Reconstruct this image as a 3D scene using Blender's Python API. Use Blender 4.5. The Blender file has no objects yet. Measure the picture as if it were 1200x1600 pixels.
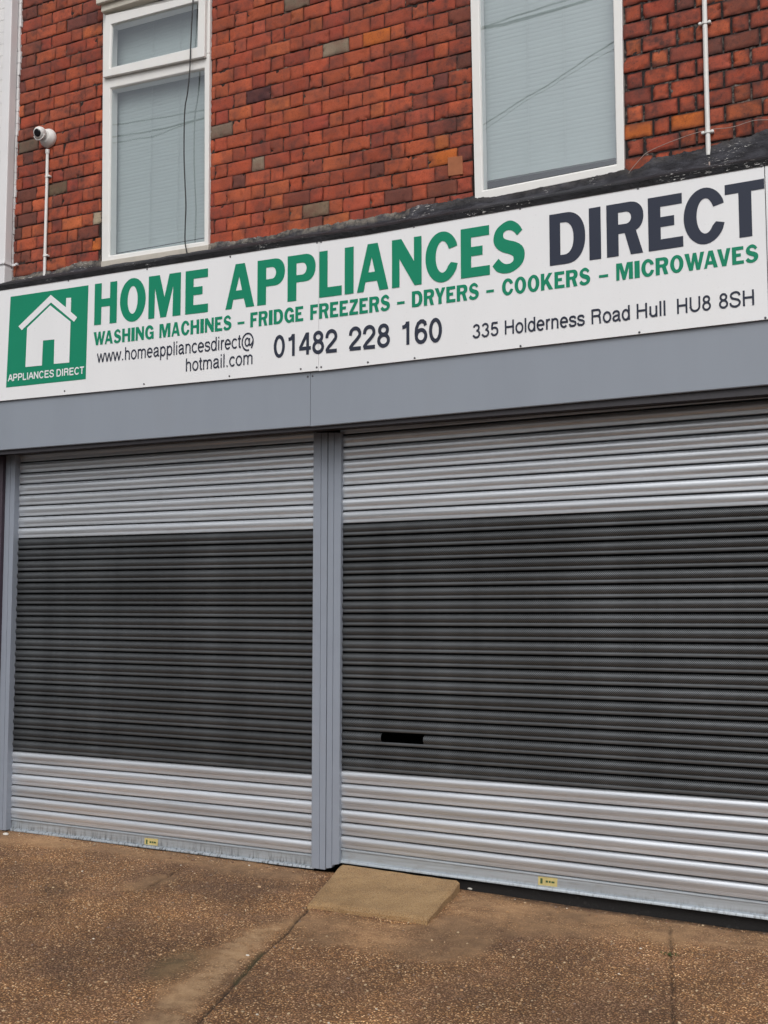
import bpy, bmesh, math, random
import numpy as np
from mathutils import Vector, Matrix, noise
from mathutils.geometry import tessellate_polygon

S = bpy.context.scene
C = S.collection
rnd = random.Random(7)

# ------------------------------------------------------------------ camera
F_PX, PITCH, YAW, ROLL = 1700.0, 0.0788930671, 0.458534165, -0.000487826
CAM_H, D = 1.55, 5.5505365          # eye height, distance to the shutter plane
cy_, sy_ = math.cos(YAW), math.sin(YAW)
fwd = Vector((-sy_*math.cos(PITCH), cy_*math.cos(PITCH), math.sin(PITCH)))
rgt = Vector((cy_, sy_, 0.0))
upv = rgt.cross(fwd)
r2 = rgt*math.cos(ROLL) + upv*math.sin(ROLL)
u2 = upv*math.cos(ROLL) - rgt*math.sin(ROLL)
cam = bpy.data.cameras.new('camera')
cam.sensor_fit = 'HORIZONTAL'; cam.sensor_width = 36.0
cam.lens = F_PX/1200*36; cam.clip_start = 0.05; cam.clip_end = 500
cam_o = bpy.data.objects.new('camera', cam); C.objects.link(cam_o)
mw = Matrix.Identity(4)
for i in range(3):
    mw[i][0] = r2[i]; mw[i][1] = u2[i]; mw[i][2] = -fwd[i]
mw[2][3] = CAM_H
cam_o.matrix_world = mw
S.camera = cam_o

# ------------------------------------------------------------------ light
S.view_settings.view_transform = 'Standard'
S.view_settings.look = 'None'
S.view_settings.gamma = 1.0
S.view_settings.exposure = 0.0
SUN_EL, SUN_AZ = math.radians(44), math.radians(157)   # overcast: a broad soft sun behind the viewer
w = bpy.data.worlds.new('World'); S.world = w; w.use_nodes = True
nt = w.node_tree
bg = nt.nodes['Background']
sky = nt.nodes.new('ShaderNodeTexSky'); sky.sky_type = 'NISHITA'
sky.sun_disc = False; sky.sun_elevation = SUN_EL; sky.sun_rotation = SUN_AZ
sky.air_density = 1.0; sky.dust_density = 4.0; sky.ozone_density = 1.0
hs = nt.nodes.new('ShaderNodeHueSaturation'); hs.inputs['Saturation'].default_value = 0.20
nt.links.new(sky.outputs[0], hs.inputs['Color']); nt.links.new(hs.outputs[0], bg.inputs[0])
bg.inputs[1].default_value = 0.142
sl = bpy.data.lights.new('sun', 'SUN'); sl.energy = 0.85; sl.angle = math.radians(40); sl.color = (1.0, 0.975, 0.945)
so = bpy.data.objects.new('sun', sl); C.objects.link(so)
sdir = Vector((math.sin(SUN_AZ)*math.cos(SUN_EL), math.cos(SUN_AZ)*math.cos(SUN_EL), math.sin(SUN_EL)))
so.rotation_euler = sdir.to_track_quat('Z', 'Y').to_euler()

# ------------------------------------------------------------------ helpers
def ray(x, y):
    return r2*((x-600)/F_PX) - u2*((y-800)/F_PX) + fwd
def P(x, y, yo=0.0):
    """point of the facade (set back by yo from the shutters) that the surveyed photo point falls on"""
    d = ray(x, y); t = (D+yo)/d.y
    return Vector((d.x*t, d.y*t, d.z*t + CAM_H))
def G(x, y, z=0.0):
    d = ray(x, y); t = (z-CAM_H)/d.z
    return Vector((d.x*t, d.y*t, z))
def PX(v):
    q = Vector(v) - Vector((0, 0, CAM_H)); zz = q.dot(fwd)
    return 600 + F_PX*q.dot(r2)/zz, 800 - F_PX*q.dot(u2)/zz

ORG = {}
def tag(o, label, cat, group=None):
    o['label'] = label; o['category'] = cat
    if group: o['group'] = group
    return o
def thing(name, loc, label, cat, group=None):
    o = bpy.data.objects.new(name, None); C.objects.link(o)
    o.location = loc; o.empty_display_size = 0.1
    ORG[o] = Vector(loc)
    return tag(o, label, cat, group)
def struct(o):
    o['kind'] = 'structure'; return o

class MB:
    def __init__(s): s.v = []; s.f = []; s.m = []; s.c = []
    def add(s, vs, fs, m=0, col=None):
        b = len(s.v); s.v += [Vector(p) for p in vs]
        s.f += [tuple(b+i for i in f) for f in fs]; s.m += [m]*len(fs)
        if col is not None: s.c += [col]*len(vs)
    def hexa(s, a, b, m=0, col=None):          # two quads a (front) and b (back), same winding
        s.add(list(a)+list(b), [(0,1,2,3),(7,6,5,4),(0,4,5,1),(1,5,6,2),(2,6,7,3),(3,7,4,0)], m, col)
    def box(s, x0, x1, y0, y1, z0, z1, m=0, col=None):
        s.hexa([(x0,y0,z1),(x1,y0,z1),(x1,y0,z0),(x0,y0,z0)], [(x0,y1,z1),(x1,y1,z1),(x1,y1,z0),(x0,y1,z0)], m, col)
    def qbox(s, q, yo, depth, m=0):            # q: four photo points TL TR BR BL on plane yo
        a = [P(x, y, yo) for x, y in q]
        s.hexa(a, [p+Vector((0, depth, 0)) for p in a], m)
    def tube(s, pts, r, n=10, m=0, cap=True):
        pts = [Vector(p) for p in pts]; rings = []
        for i, p in enumerate(pts):
            t = (pts[min(i+1, len(pts)-1)] - pts[max(i-1, 0)]).normalized()
            a = t.orthogonal().normalized() if i == 0 else (ref - t*ref.dot(t)).normalized()
            ref = a; b = t.cross(a)
            rr = r[i] if isinstance(r, (list, tuple)) else r
            rings.append([p + (a*math.cos(k*2*math.pi/n) + b*math.sin(k*2*math.pi/n))*rr for k in range(n)])
        vs = [q for g in rings for q in g]; fs = []
        for i in range(len(pts)-1):
            for k in range(n):
                k2 = (k+1) % n
                fs.append((i*n+k, i*n+k2, (i+1)*n+k2, (i+1)*n+k))
        if cap: fs += [tuple(range(n))[::-1], tuple((len(pts)-1)*n+k for k in range(n))]
        s.add(vs, fs, m)
    def lathe(s, base, axis, prof, n=24, m=0):  # prof: (distance along axis, radius)
        ax = Vector(axis).normalized(); a = ax.orthogonal().normalized(); b = ax.cross(a)
        vs, fs = [], []
        for h, r in prof:
            vs += [Vector(base)+ax*h+(a*math.cos(k*2*math.pi/n)+b*math.sin(k*2*math.pi/n))*r for k in range(n)]
        for i in range(len(prof)-1):
            for k in range(n):
                k2 = (k+1) % n; fs.append((i*n+k, i*n+k2, (i+1)*n+k2, (i+1)*n+k))
        fs += [tuple(range(n))[::-1], tuple((len(prof)-1)*n+k for k in range(n))]
        s.add(vs, fs, m)
    def frame(s, outer, inner, yo, depth, m=0, chamfer=0.012):
        o = [P(x, y, yo) for x, y in outer]; i = [P(x, y, yo) for x, y in inner]
        cen = sum(i, Vector())/4
        mid = [p + (p-cen).normalized()*chamfer for p in i]
        i2 = [p + Vector((0, chamfer, 0)) for p in i]
        back = Vector((0, depth, 0))
        vs = o + mid + i2 + [p+back for p in i] + [p+back for p in o]
        fs = []
        for k in range(4):
            j = (k+1) % 4
            fs += [(k, j, 4+j, 4+k), (4+k, 4+j, 8+j, 8+k), (8+k, 8+j, 12+j, 12+k), (16+k, 16+j, j, k), (12+k, 12+j, 16+j, 16+k)]
        s.add(vs, fs, m)
    def build(s, name, mats, parent=None, origin=None, smooth=False, bevel=0.0, sharp=None, recalc=None):
        mats = mats if isinstance(mats, (list, tuple)) else [mats]
        root = parent
        while root is not None and root.parent is not None: root = root.parent
        off = ORG.get(root, Vector())
        o0 = Vector(origin) if origin is not None else off
        me = bpy.data.meshes.new(name)
        me.from_pydata([tuple(p-o0) for p in s.v], [], s.f)
        for m in mats: me.materials.append(m)
        if len(mats) > 1: me.polygons.foreach_set('material_index', s.m)
        if s.c:
            ca = me.color_attributes.new('tint', 'FLOAT_COLOR', 'POINT')
            ca.data.foreach_set('color', [x for c in s.c for x in c])
        me.update()
        if recalc or (recalc is None and not s.c):
            b = bmesh.new(); b.from_mesh(me); bmesh.ops.recalc_face_normals(b, faces=b.faces); b.to_mesh(me); b.free()
        ob = bpy.data.objects.new(name, me); C.objects.link(ob)
        if parent is not None:
            ob.parent = parent
            po = ORG.get(parent, off)
            ob.location = o0 - po
            ORG[ob] = o0.copy()
        else:
            ob.location = o0 if origin is not None else (0, 0, 0); ORG[ob] = Vector(ob.location)
        if smooth or sharp:
            me.polygons.foreach_set('use_smooth', [True]*len(me.polygons))
            if sharp: me.set_sharp_from_angle(angle=math.radians(sharp))
        if bevel:
            b = ob.modifiers.new('bevel', 'BEVEL'); b.width = bevel; b.segments = 2; b.limit_method = 'ANGLE'
        return ob

# ------------------------------------------------------------------ materials
class NT:
    def __init__(s, name):
        s.m = bpy.data.materials.new(name); s.m.use_nodes = True
        s.t = s.m.node_tree; s.b = s.t.nodes['Principled BSDF']; s.out = s.t.nodes['Material Output']
    def n(s, typ, **kw):
        o = s.t.nodes.new('ShaderNode'+typ)
        for k, v in kw.items():
            if k.startswith('i_'):
                key = k[2:]; key = int(key) if key.isdigit() else key.replace('_', ' ')
                o.inputs[key].default_value = v
            else: setattr(o, k, v)
        return o
    def l(s, a, b): s.t.links.new(a, b)
    def set(s, **kw):
        for k, v in kw.items(): s.b.inputs[k.replace('_', ' ')].default_value = v
    def coord(s, scale=(1,1,1), rot=(0,0,0), src='Object'):
        t = s.n('TexCoord'); mp = s.n('Mapping'); mp.inputs['Scale'].default_value = scale; mp.inputs['Rotation'].default_value = rot
        s.l(t.outputs[src], mp.inputs[0]); return mp.outputs[0]
    def noise(s, co, scale, detail=4, rough=0.55):
        o = s.n('TexNoise'); o.inputs['Scale'].default_value = scale; o.inputs['Detail'].default_value = detail
        o.inputs['Roughness'].default_value = rough; s.l(co, o.inputs['Vector']); return o.outputs[0]
    def ramp(s, fac, stops):
        o = s.n('ValToRGB'); el = o.color_ramp.elements
        while len(el) < len(stops): el.new(0.5)
        for e, (p, c) in zip(el, stops):
            e.position = p; e.color = (c, c, c, 1) if isinstance(c, (int, float)) else (*c, 1)
        s.l(fac, o.inputs[0]); return o.outputs[0]
    def mix(s, fac, a, b, mode='MIX'):
        o = s.n('MixRGB', blend_type=mode)
        for sock, v in ((o.inputs[0], fac), (o.inputs[1], a), (o.inputs[2], b)):
            if isinstance(v, (int, float)): sock.default_value = v if sock == o.inputs[0] else (v, v, v, 1)
            elif isinstance(v, tuple): sock.default_value = (*v, 1)
            else: s.l(v, sock)
        return o.outputs[0]
    def math(s, op, a, b=0.0):
        o = s.n('Math', operation=op)
        for sock, v in ((o.inputs[0], a), (o.inputs[1], b)):
            if isinstance(v, (int, float)): sock.default_value = v
            else: s.l(v, sock)
        return o.outputs[0]
    def bump(s, h, strength=0.3, dist=0.01):
        o = s.n('Bump'); o.inputs['Strength'].default_value = strength; o.inputs['Distance'].default_value = dist
        s.l(h, o.inputs['Height']); s.l(o.outputs[0], s.b.inputs['Normal'])
    def color(s, c): s.l(c, s.b.inputs['Base Color'])

def paint(name, col, rough=0.45, vary=0.12, dirt=(0.2, 0.18, 0.15), dirt_amt=0.25, scale=3.0, bump=0.03, streak=False, spec=0.5):
    t = NT(name); co = t.coord((1, 1, 0.25) if streak else (1, 1, 1))
    n1 = t.noise(co, scale, 6, 0.6); n2 = t.noise(t.coord(), 60, 3)
    v = t.ramp(n1, [(0.3, 1-vary), (0.7, 1.0)])
    c = t.mix(1.0, tuple(col), v, 'MULTIPLY')
    d = t.ramp(n1, [(0.55, 0.0), (0.85, dirt_amt)])
    c = t.mix(d, c, tuple(dirt))
    t.color(c); t.l(t.ramp(n2, [(0.3, rough-0.06), (0.7, rough+0.08)]), t.b.inputs['Roughness'])
    t.b.inputs['Specular IOR Level'].default_value = spec
    t.bump(n2, bump, 0.004)
    return t.m

def M_plain(name, col, rough=0.6, metallic=0.0):
    t = NT(name); co = t.coord(); n1 = t.noise(co, 25, 4)
    t.color(t.mix(1.0, tuple(col), t.ramp(n1, [(0.3, 0.8), (0.7, 1.0)]), 'MULTIPLY'))
    t.set(Roughness=rough, Metallic=metallic); return t.m

# vertex-tinted fired brick
def mk_brick():
    t = NT('fired_brick'); a = t.n('VertexColor', layer_name='tint'); co = t.coord()
    n1 = t.noise(co, 22, 6, 0.65); n2 = t.noise(co, 140, 4, 0.7); n3 = t.noise(co, 5, 4, 0.6)
    c = t.mix(1.0, a.outputs[0], t.ramp(n1, [(0.28, 0.62), (0.5, 0.98), (0.75, 1.22)]), 'MULTIPLY')
    n4 = t.noise(co, 320, 3, 0.75); c = t.mix(1.0, c, t.ramp(n4, [(0.3, 0.78), (0.7, 1.2)]), 'MULTIPLY')
    c = t.mix(t.ramp(n2, [(0.56, 0.0), (0.66, 0.6)]), c, (0.055, 0.030, 0.024))
    c = t.mix(t.ramp(n2, [(0.27, 0.30), (0.34, 0.0)]), c, (0.36, 0.20, 0.13))
    c = t.mix(t.ramp(t.noise(co, 11, 5, 0.6), [(0.44, 0.0), (0.66, 0.6)]), c, (0.125, 0.040, 0.030))
    c = t.mix(t.math('MULTIPLY', t.ramp(t.mix(0.45, n3, n1), [(0.46, 0.0), (0.64, 0.85)]), a.outputs['Alpha']), c, (0.042, 0.027, 0.026))
    t.color(c); t.set(Roughness=0.85); t.b.inputs['Specular IOR Level'].default_value = 0.3
    t.bump(t.mix(0.5, n2, n4), 0.35, 0.004); return t.m
M_BRICK = mk_brick()
def mk_mortar(name, dark, light, amt):
    t = NT(name); co = t.coord(); n1 = t.mix(0.5, t.noise(co, 9, 5, 0.65), t.noise(co, 42, 4, 0.7)); n2 = t.noise(co, 90, 4)
    c = t.mix(t.ramp(n1, [(0.62-amt, 0.0), (0.75, 1.0)]), dark, light)
    t.color(c); t.set(Roughness=0.95); t.bump(n2, 0.5, 0.006); return t.m
M_MORTAR = mk_mortar('old_mortar', (0.020, 0.012, 0.010), (0.34, 0.25, 0.19), 0.10)
M_MORTAR_R = mk_mortar('sooty_mortar', (0.018, 0.013, 0.013), (0.34, 0.28, 0.24), 0.11)
M_WHITEBRICK = paint('white_masonry_paint', (0.76, 0.75, 0.75), 0.6, 0.12, (0.35, 0.33, 0.3), 0.2, 6, 0.25)
M_PIPE = paint('white_pipe_paint', (0.74, 0.73, 0.74), 0.4, 0.08, (0.4, 0.38, 0.35), 0.2, 6)
M_UPVC = paint('white_upvc', (0.76, 0.75, 0.73), 0.35, 0.06, (0.50, 0.42, 0.32), 0.35, 5, 0.02)
M_SILL = paint('weathered_sill', (0.52, 0.48, 0.42), 0.6, 0.2, (0.2, 0.16, 0.12), 0.7, 14, 0.1)
M_LINTEL = paint('cream_lintel_paint', (0.62, 0.58, 0.50), 0.6, 0.15, (0.3, 0.24, 0.18), 0.5, 8, 0.1)
M_SIGN = paint('white_sign_sheet', (0.765, 0.77, 0.785), 0.32, 0.05, (0.52, 0.51, 0.47), 0.22, 2.6, 0.01, True)
M_GREY = paint('grey_powder_coat', (0.250, 0.280, 0.328), 0.40, 0.10, (0.19, 0.205, 0.225), 0.5, 2.2, 0.02, True)
M_GREY2 = paint('grey_frame_coat', (0.250, 0.280, 0.335), 0.42, 0.10, (0.15, 0.15, 0.16), 0.3, 5, 0.03)
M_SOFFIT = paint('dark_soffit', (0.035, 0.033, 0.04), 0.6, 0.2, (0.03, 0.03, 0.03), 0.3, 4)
M_GREEN = paint('green_vinyl', (0.006, 0.222, 0.122), 0.4, 0.05, (0.03, 0.22, 0.15), 0.1, 2, 0.01, spec=0.2)
M_NAVY = paint('navy_vinyl', (0.030, 0.036, 0.058), 0.36, 0.08, (0.05, 0.05, 0.07), 0.1, 2, 0.01, spec=0.2)
M_DARK = M_plain('dark_interior', (0.012, 0.011, 0.011), 0.9)
M_SCREW = M_plain('screw_head', (0.10, 0.10, 0.11), 0.5, 0.6)
M_BLACKCABLE = M_plain('black_cable_sheath', (0.015, 0.015, 0.016), 0.5)
M_WIRE = M_plain('pale_wire', (0.34, 0.27, 0.24), 0.6)
M_CLIP = paint('white_plastic', (0.72, 0.71, 0.69), 0.4, 0.06, (0.4, 0.36, 0.3), 0.2, 20)
M_LENS = M_plain('lens_glass', (0.01, 0.01, 0.012), 0.12)
M_PLUM = M_plain('plum_paint', (0.045, 0.03, 0.045), 0.5)
M_YELLOW = M_plain('yellow_label', (0.56, 0.47, 0.20), 0.5)
M_STONE = M_plain('pale_stone', (0.60, 0.57, 0.52), 0.8)
M_WEED = M_plain('weed_leaf', (0.07, 0.085, 0.022), 0.7)
M_TERRA = M_plain('terracotta', (0.36, 0.125, 0.055), 0.85)
M_LABELGREEN = M_plain('label_ink', (0.05, 0.10, 0.04), 0.6)

def mk_galv(name, base, rough, dirt, metal, tint=False):
    t = NT(name); co = t.coord((0.7, 1, 40)); n1 = t.noise(co, 2.2, 6, 0.62); n2 = t.noise(t.coord((3, 1, 12)), 2.5, 5, 0.6)
    n3 = t.noise(t.coord(), 120, 3)
    c = t.mix(1.0, base, t.ramp(n1, [(0.3, 0.80), (0.7, 1.08)]), 'MULTIPLY')
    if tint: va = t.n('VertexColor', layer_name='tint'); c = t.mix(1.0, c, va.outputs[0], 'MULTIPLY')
    c = t.mix(t.ramp(n2, [(0.56, 0.0), (0.8, dirt)]), c, (0.30, 0.29, 0.28))
    if not tint:
        g1 = t.noise(t.coord((1, 1, 0.15)), 70, 4, 0.7); sx = t.n('SeparateXYZ'); t.l(t.coord(), sx.inputs[0])
        lo = t.ramp(sx.outputs[2], [(0.0, 1.0), (0.055, 0.25), (0.08, 0.0)])
        c = t.mix(t.math('MULTIPLY', t.ramp(g1, [(0.48, 0.0), (0.66, 1.0)]), lo), c, (0.035, 0.032, 0.028))
    t.color(c); t.set(Metallic=metal)
    t.l(t.ramp(n1, [(0.3, rough-0.05), (0.7, rough+0.10)]), t.b.inputs['Roughness'])
    t.bump(t.mix(0.35, n1, t.noise(t.coord((2.2, 1, 9)), 2.0, 3)), 0.28, 0.004); return t.m
M_GALV = mk_galv('galvanised_lath', (0.66, 0.695, 0.735), 0.34, 0.30, 0.62, True)
M_RAIL = mk_galv('galvanised_rail', (0.47, 0.52, 0.565), 0.50, 0.8, 0.65)
def mk_perf(name, dots, k=0.92):
    t = NT(name); n1 = t.mix(0.6, t.noise(t.coord((0.5, 1, 3)), 2.0, 5, 0.6), t.noise(t.coord((2.2, 1, 0.06)), 2.0, 3, 0.5))  # tall noise bands paint in light from behind and reflections on the laths
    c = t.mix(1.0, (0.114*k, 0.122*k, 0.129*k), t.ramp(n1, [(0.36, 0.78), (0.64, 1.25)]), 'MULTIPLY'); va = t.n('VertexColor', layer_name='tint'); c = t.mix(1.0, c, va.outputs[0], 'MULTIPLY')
    t.color(c); t.set(Metallic=0.6, Roughness=0.40)
    if dots:
        v = t.n('TexVoronoi', feature='F1'); v.inputs['Scale'].default_value = 135; v.inputs['Randomness'].default_value = 0.0
        t.l(t.coord((1, 0, 1), (0, math.radians(45), 0)), v.inputs['Vector'])
        hole = t.ramp(v.outputs['Distance'], [(0.28, 1.0), (0.36, 0.0)])
        bk = t.n('BsdfDiffuse'); bk.inputs[0].default_value = (0.006, 0.006, 0.006, 1)
        mx = t.n('MixShader'); t.l(hole, mx.inputs[0]); t.l(t.b.outputs[0], mx.inputs[1]); t.l(bk.outputs[0], mx.inputs[2])
        t.l(mx.outputs[0], t.out.inputs[0])
    return t.m
M_PERF = mk_perf('perforated_lath', True, 1.02)
M_PERFEDGE = mk_perf('perforated_lath_edge', False, 0.95)

def mk_glass():
    t = NT('window_glass'); t.t.nodes.remove(t.b)
    lw = t.n('LayerWeight', i_Blend=0.5); fr = t.n('Math', operation='ADD'); t.l(t.math('MULTIPLY', t.math('POWER', lw.outputs['Facing'], 5.0), 0.83), fr.inputs[0]); fr.inputs[1].default_value = 0.17
    tr = t.n('BsdfTransparent'); tr.inputs[0].default_value = (0.93, 0.965, 0.965, 1)
    gl = t.n('BsdfGlossy'); gl.inputs['Roughness'].default_value = 0.012; gl.inputs[0].default_value = (0.9, 0.94, 1.0, 1)
    nz = t.noise(t.coord(), 1.6, 2, 0.4); bp = t.n('Bump'); bp.inputs['Strength'].default_value = 0.05; bp.inputs['Distance'].default_value = 0.02
    t.l(nz, bp.inputs['Height']); t.l(bp.outputs[0], gl.inputs['Normal'])
    mx = t.n('MixShader'); t.l(fr.outputs[0], mx.inputs[0]); t.l(tr.outputs[0], mx.inputs[1]); t.l(gl.outputs[0], mx.inputs[2])
    t.l(mx.outputs[0], t.out.inputs[0]); return t.m
M_GLASS = mk_glass()
M_BLIND = paint('pale_blind', (0.355, 0.398, 0.398), 0.6, 0.06, (0.22, 0.24, 0.25), 0.1, 3)
M_CURTAIN = paint('net_curtain', (0.50, 0.53, 0.57), 0.8, 0.10, (0.4, 0.42, 0.45), 0.1, 3)

def mk_flash():
    t = NT('bitumen_flashing'); co = t.coord(); n1 = t.noise(t.coord((1, 1, 2.5)), 11, 6, 0.65); n2 = t.noise(co, 70, 5, 0.7); n3 = t.noise(co, 3, 3)
    c = t.mix(t.ramp(n1, [(0.42, 0.0), (0.68, 1.0)]), (0.013, 0.013, 0.017), (0.062, 0.062, 0.074))
    a = t.n('VertexColor', layer_name='tint')
    c = t.mix(1.0, c, a.outputs[0], 'MULTIPLY'); c = t.mix(t.math('MULTIPLY', t.ramp(t.noise(co, 16, 5, 0.7), [(0.40, 0.1), (0.58, 1.0)]), a.outputs['Alpha']), c, (0.215, 0.190, 0.160))
    n5 = t.noise(t.coord((1, 1, 3.5)), 38, 5, 0.7); fl = t.math('MULTIPLY', t.ramp(n5, [(0.60, 0.0), (0.63, 1.0)]), t.ramp(n3, [(0.53, 0.0), (0.60, 1.0)]))
    c = t.mix(fl, c, (0.55, 0.54, 0.52))
    t.color(c); t.l(t.ramp(n1, [(0.3, 0.55), (0.7, 0.85)]), t.b.inputs['Roughness']); t.b.inputs['Specular IOR Level'].default_value = 0.28; t.bump(t.mix(0.4, n1, n2), 1.0, 0.02); return t.m
M_FLASH = mk_flash()

def mk_concrete():
    t = NT('ramp_concrete'); co = t.coord(); n1 = t.noise(co, 5, 6, 0.6); n2 = t.noise(co, 110, 5, 0.75); n3 = t.noise(co, 24, 6, 0.65)
    c = t.mix(t.ramp(n1, [(0.35, 0.0), (0.68, 1.0)]), (0.285, 0.165, 0.070), (0.430, 0.268, 0.122))
    c = t.mix(t.ramp(n3, [(0.55, 0.0), (0.8, 0.5)]), c, (0.105, 0.072, 0.04))
    n4 = t.noise(co, 240, 2, 0.6)
    c = t.mix(t.ramp(n4, [(0.56, 0.0), (0.62, 0.7)]), c, (0.40, 0.31, 0.20))
    c = t.mix(t.ramp(n4, [(0.38, 0.75), (0.44, 0.0)]), c, (0.075, 0.045, 0.022))
    c = t.mix(t.ramp(n2, [(0.36, 0.6), (0.46, 0.0)]), c, (0.11, 0.068, 0.032))
    t.color(c); t.set(Roughness=0.9); t.bump(t.mix(0.4, n2, n3), 0.7, 0.008); return t.m
M_CONC = mk_concrete()
M_STEP = mk_mortar('dark_threshold_stone', (0.012, 0.011, 0.011), (0.05, 0.048, 0.046), 0.05)

def mk_pave():
    t = NT('exposed_aggregate'); co = t.coord()
    a = t.n('VertexColor', layer_name='tint'); sp = t.n('SeparateColor'); t.l(a.outputs[0], sp.inputs[0])
    smooth, cement, dark = sp.outputs[0], sp.outputs[1], sp.outputs[2]; moss = a.outputs['Alpha']
    wob = t.n('TexNoise'); wob.inputs['Scale'].default_value = 60; t.l(co, wob.inputs['Vector'])
    cw = t.n('MixRGB', blend_type='ADD'); cw.inputs[0].default_value = 0.008; t.l(co, cw.inputs[1]); t.l(wob.outputs['Color'], cw.inputs[2])
    v = t.n('TexVoronoi', feature='F1'); v.inputs['Scale'].default_value = 118; t.l(cw.outputs[0], v.inputs['Vector'])
    v2 = t.n('TexVoronoi', feature='F1'); v2.inputs['Scale'].default_value = 64; t.l(cw.outputs[0], v2.inputs['Vector'])
    hv = t.n('SeparateColor'); t.l(v.outputs['Color'], hv.inputs[0]); hv2 = t.n('SeparateColor'); t.l(v2.outputs['Color'], hv2.inputs[0])
    n1 = t.noise(co, 2.3, 6, 0.6); n2 = t.noise(co, 300, 3, 0.7); n3 = t.noise(co, 14, 5, 0.6)
    peb = t.ramp(hv.outputs[0], [(0.0, (0.085, 0.042, 0.022)), (0.22, (0.260, 0.140, 0.064)), (0.50, (0.400, 0.235, 0.110)), (0.74, (0.185, 0.108, 0.070)), (0.88, (0.52, 0.35, 0.19)), (0.98, (0.78, 0.62, 0.43))])
    peb = t.mix(t.ramp(t.noise(co, 3.1, 5, 0.65), [(0.45, 0.0), (0.62, 0.55)]), peb, t.mix(hv.outputs[1], (0.12, 0.070, 0.055), (0.34, 0.225, 0.165)))
    gap = t.ramp(v.outputs['Distance'], [(0.36, 0.0), (0.56, 1.0)])
    c = t.mix(gap, peb, (0.095, 0.052, 0.025))
    big = t.math('MULTIPLY', t.ramp(hv2.outputs[0], [(0.80, 0.0), (0.82, 1.0)]), t.ramp(v2.outputs['Distance'], [(0.22, 1.0), (0.30, 0.0)]))
    c = t.mix(big, c, t.mix(hv2.outputs[1], (0.16, 0.085, 0.045), (0.46, 0.32, 0.19)))
    sm = t.mix(t.ramp(n3, [(0.3, 0.0), (0.7, 1.0)]), (0.155, 0.100, 0.058), (0.250, 0.168, 0.100))
    sm = t.mix(t.ramp(n2, [(0.55, 0.0), (0.62, 0.6)]), sm, (0.36, 0.25, 0.15)); sm = t.mix(t.ramp(n2, [(0.38, 0.6), (0.45, 0.0)]), sm, (0.09, 0.048, 0.022))
    sn = t.math('ADD', smooth, t.math('MULTIPLY', t.math('SUBTRACT', t.mix(0.5, n3, t.noise(co, 55, 5, 0.7)), 0.5), 1.7))
    smf = t.ramp(sn, [(0.34, 0.0), (0.92, 0.85)])
    c = t.mix(smf, c, sm)
    c = t.mix(1.0, c, t.ramp(n1, [(0.3, 0.72), (0.7, 1.18)]), 'MULTIPLY'); c = t.mix(1.0, c, t.ramp(t.noise(co, 1.1, 5, 0.62), [(0.40, (0.66, 0.66, 0.68)), (0.58, (1.08, 1.08, 1.06))]), 'MULTIPLY')
    cf = t.ramp(t.math('ADD', cement, t.math('MULTIPLY', t.math('SUBTRACT', n3, 0.5), 0.5)), [(0.35, 0.0), (0.60, 0.85)])
    c = t.mix(cf, c, t.mix(n3, (0.195, 0.145, 0.092), (0.285, 0.22, 0.148)))
    c = t.mix(1.0, c, (1.62, 1.42, 1.20), 'MULTIPLY')
    c = t.mix(dark, c, (0.022, 0.015, 0.010))
    c = t.mix(moss, c, (0.050, 0.047, 0.018))
    t.color(c); t.set(Roughness=0.85)
    h = t.mix(gap, 0.75, 0.0); h = t.mix(big, h, 1.0); h = t.mix(smf, h, 0.55); h = t.mix(cf, h, 0.6); h = t.mix(0.12, h, n2); t.bump(h, 0.9, 0.006); return t.m
M_PAVE = mk_pave()
M_ROAD = mk_mortar('road_asphalt', (0.045, 0.044, 0.043), (0.07, 0.068, 0.066), 0.1)
# ================================================================== pavement
GX0, GX1, GY0, GY1, ST = -6.3, 1.3, 1.75, 5.56, 0.008
def inpoly(x, y, poly):
    r = False; j = len(poly)-1
    for i in range(len(poly)):
        xi, yi = poly[i]; xj, yj = poly[j]
        if (yi > y) != (yj > y) and x < (xj-xi)*(y-yi)/(yj-yi)+xi: r = not r
        j = i
    return r
def RX_(x, y):
    return inpoly(x, y, [(-3.07, 5.6), (-3.02, 4.98), (-2.40, 4.98), (-2.22, 5.6)])
def gp(pts): return [tuple(G(x, y)[:2]) for x, y in pts]
def segd(px, py, line):
    best = np.full(px.shape, 9.0)
    for (x0, y0), (x1, y1) in zip(line[:-1], line[1:]):
        dx, dy = x1-x0, y1-y0; t = np.clip(((px-x0)*dx+(py-y0)*dy)/(dx*dx+dy*dy), 0, 1)
        best = np.minimum(best, np.hypot(px-x0-t*dx, py-y0-t*dy))
    return best
crack1 = gp([(484, 1410), (479, 1419), (463, 1436), (452, 1450), (430, 1469), (410, 1486), (398, 1497), (387, 1511), (367, 1532), (342, 1557), (323, 1577), (304, 1598), (280, 1626), (240, 1675)])
crack2 = gp([(1046, 1440), (1048, 1475), (1047, 1500), (1051, 1540), (1050, 1570), (1053, 1605), (1056, 1660)])
crack3 = gp([(237, 1383), (247, 1376), (262, 1369), (276, 1358), (292, 1352)])
crack4 = gp([(478, 1417), (520, 1420), (570, 1427), (610, 1437), (668, 1441)])
moss_l = gp([(412, 1484), (398, 1497), (387, 1511), (369, 1530)])
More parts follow.
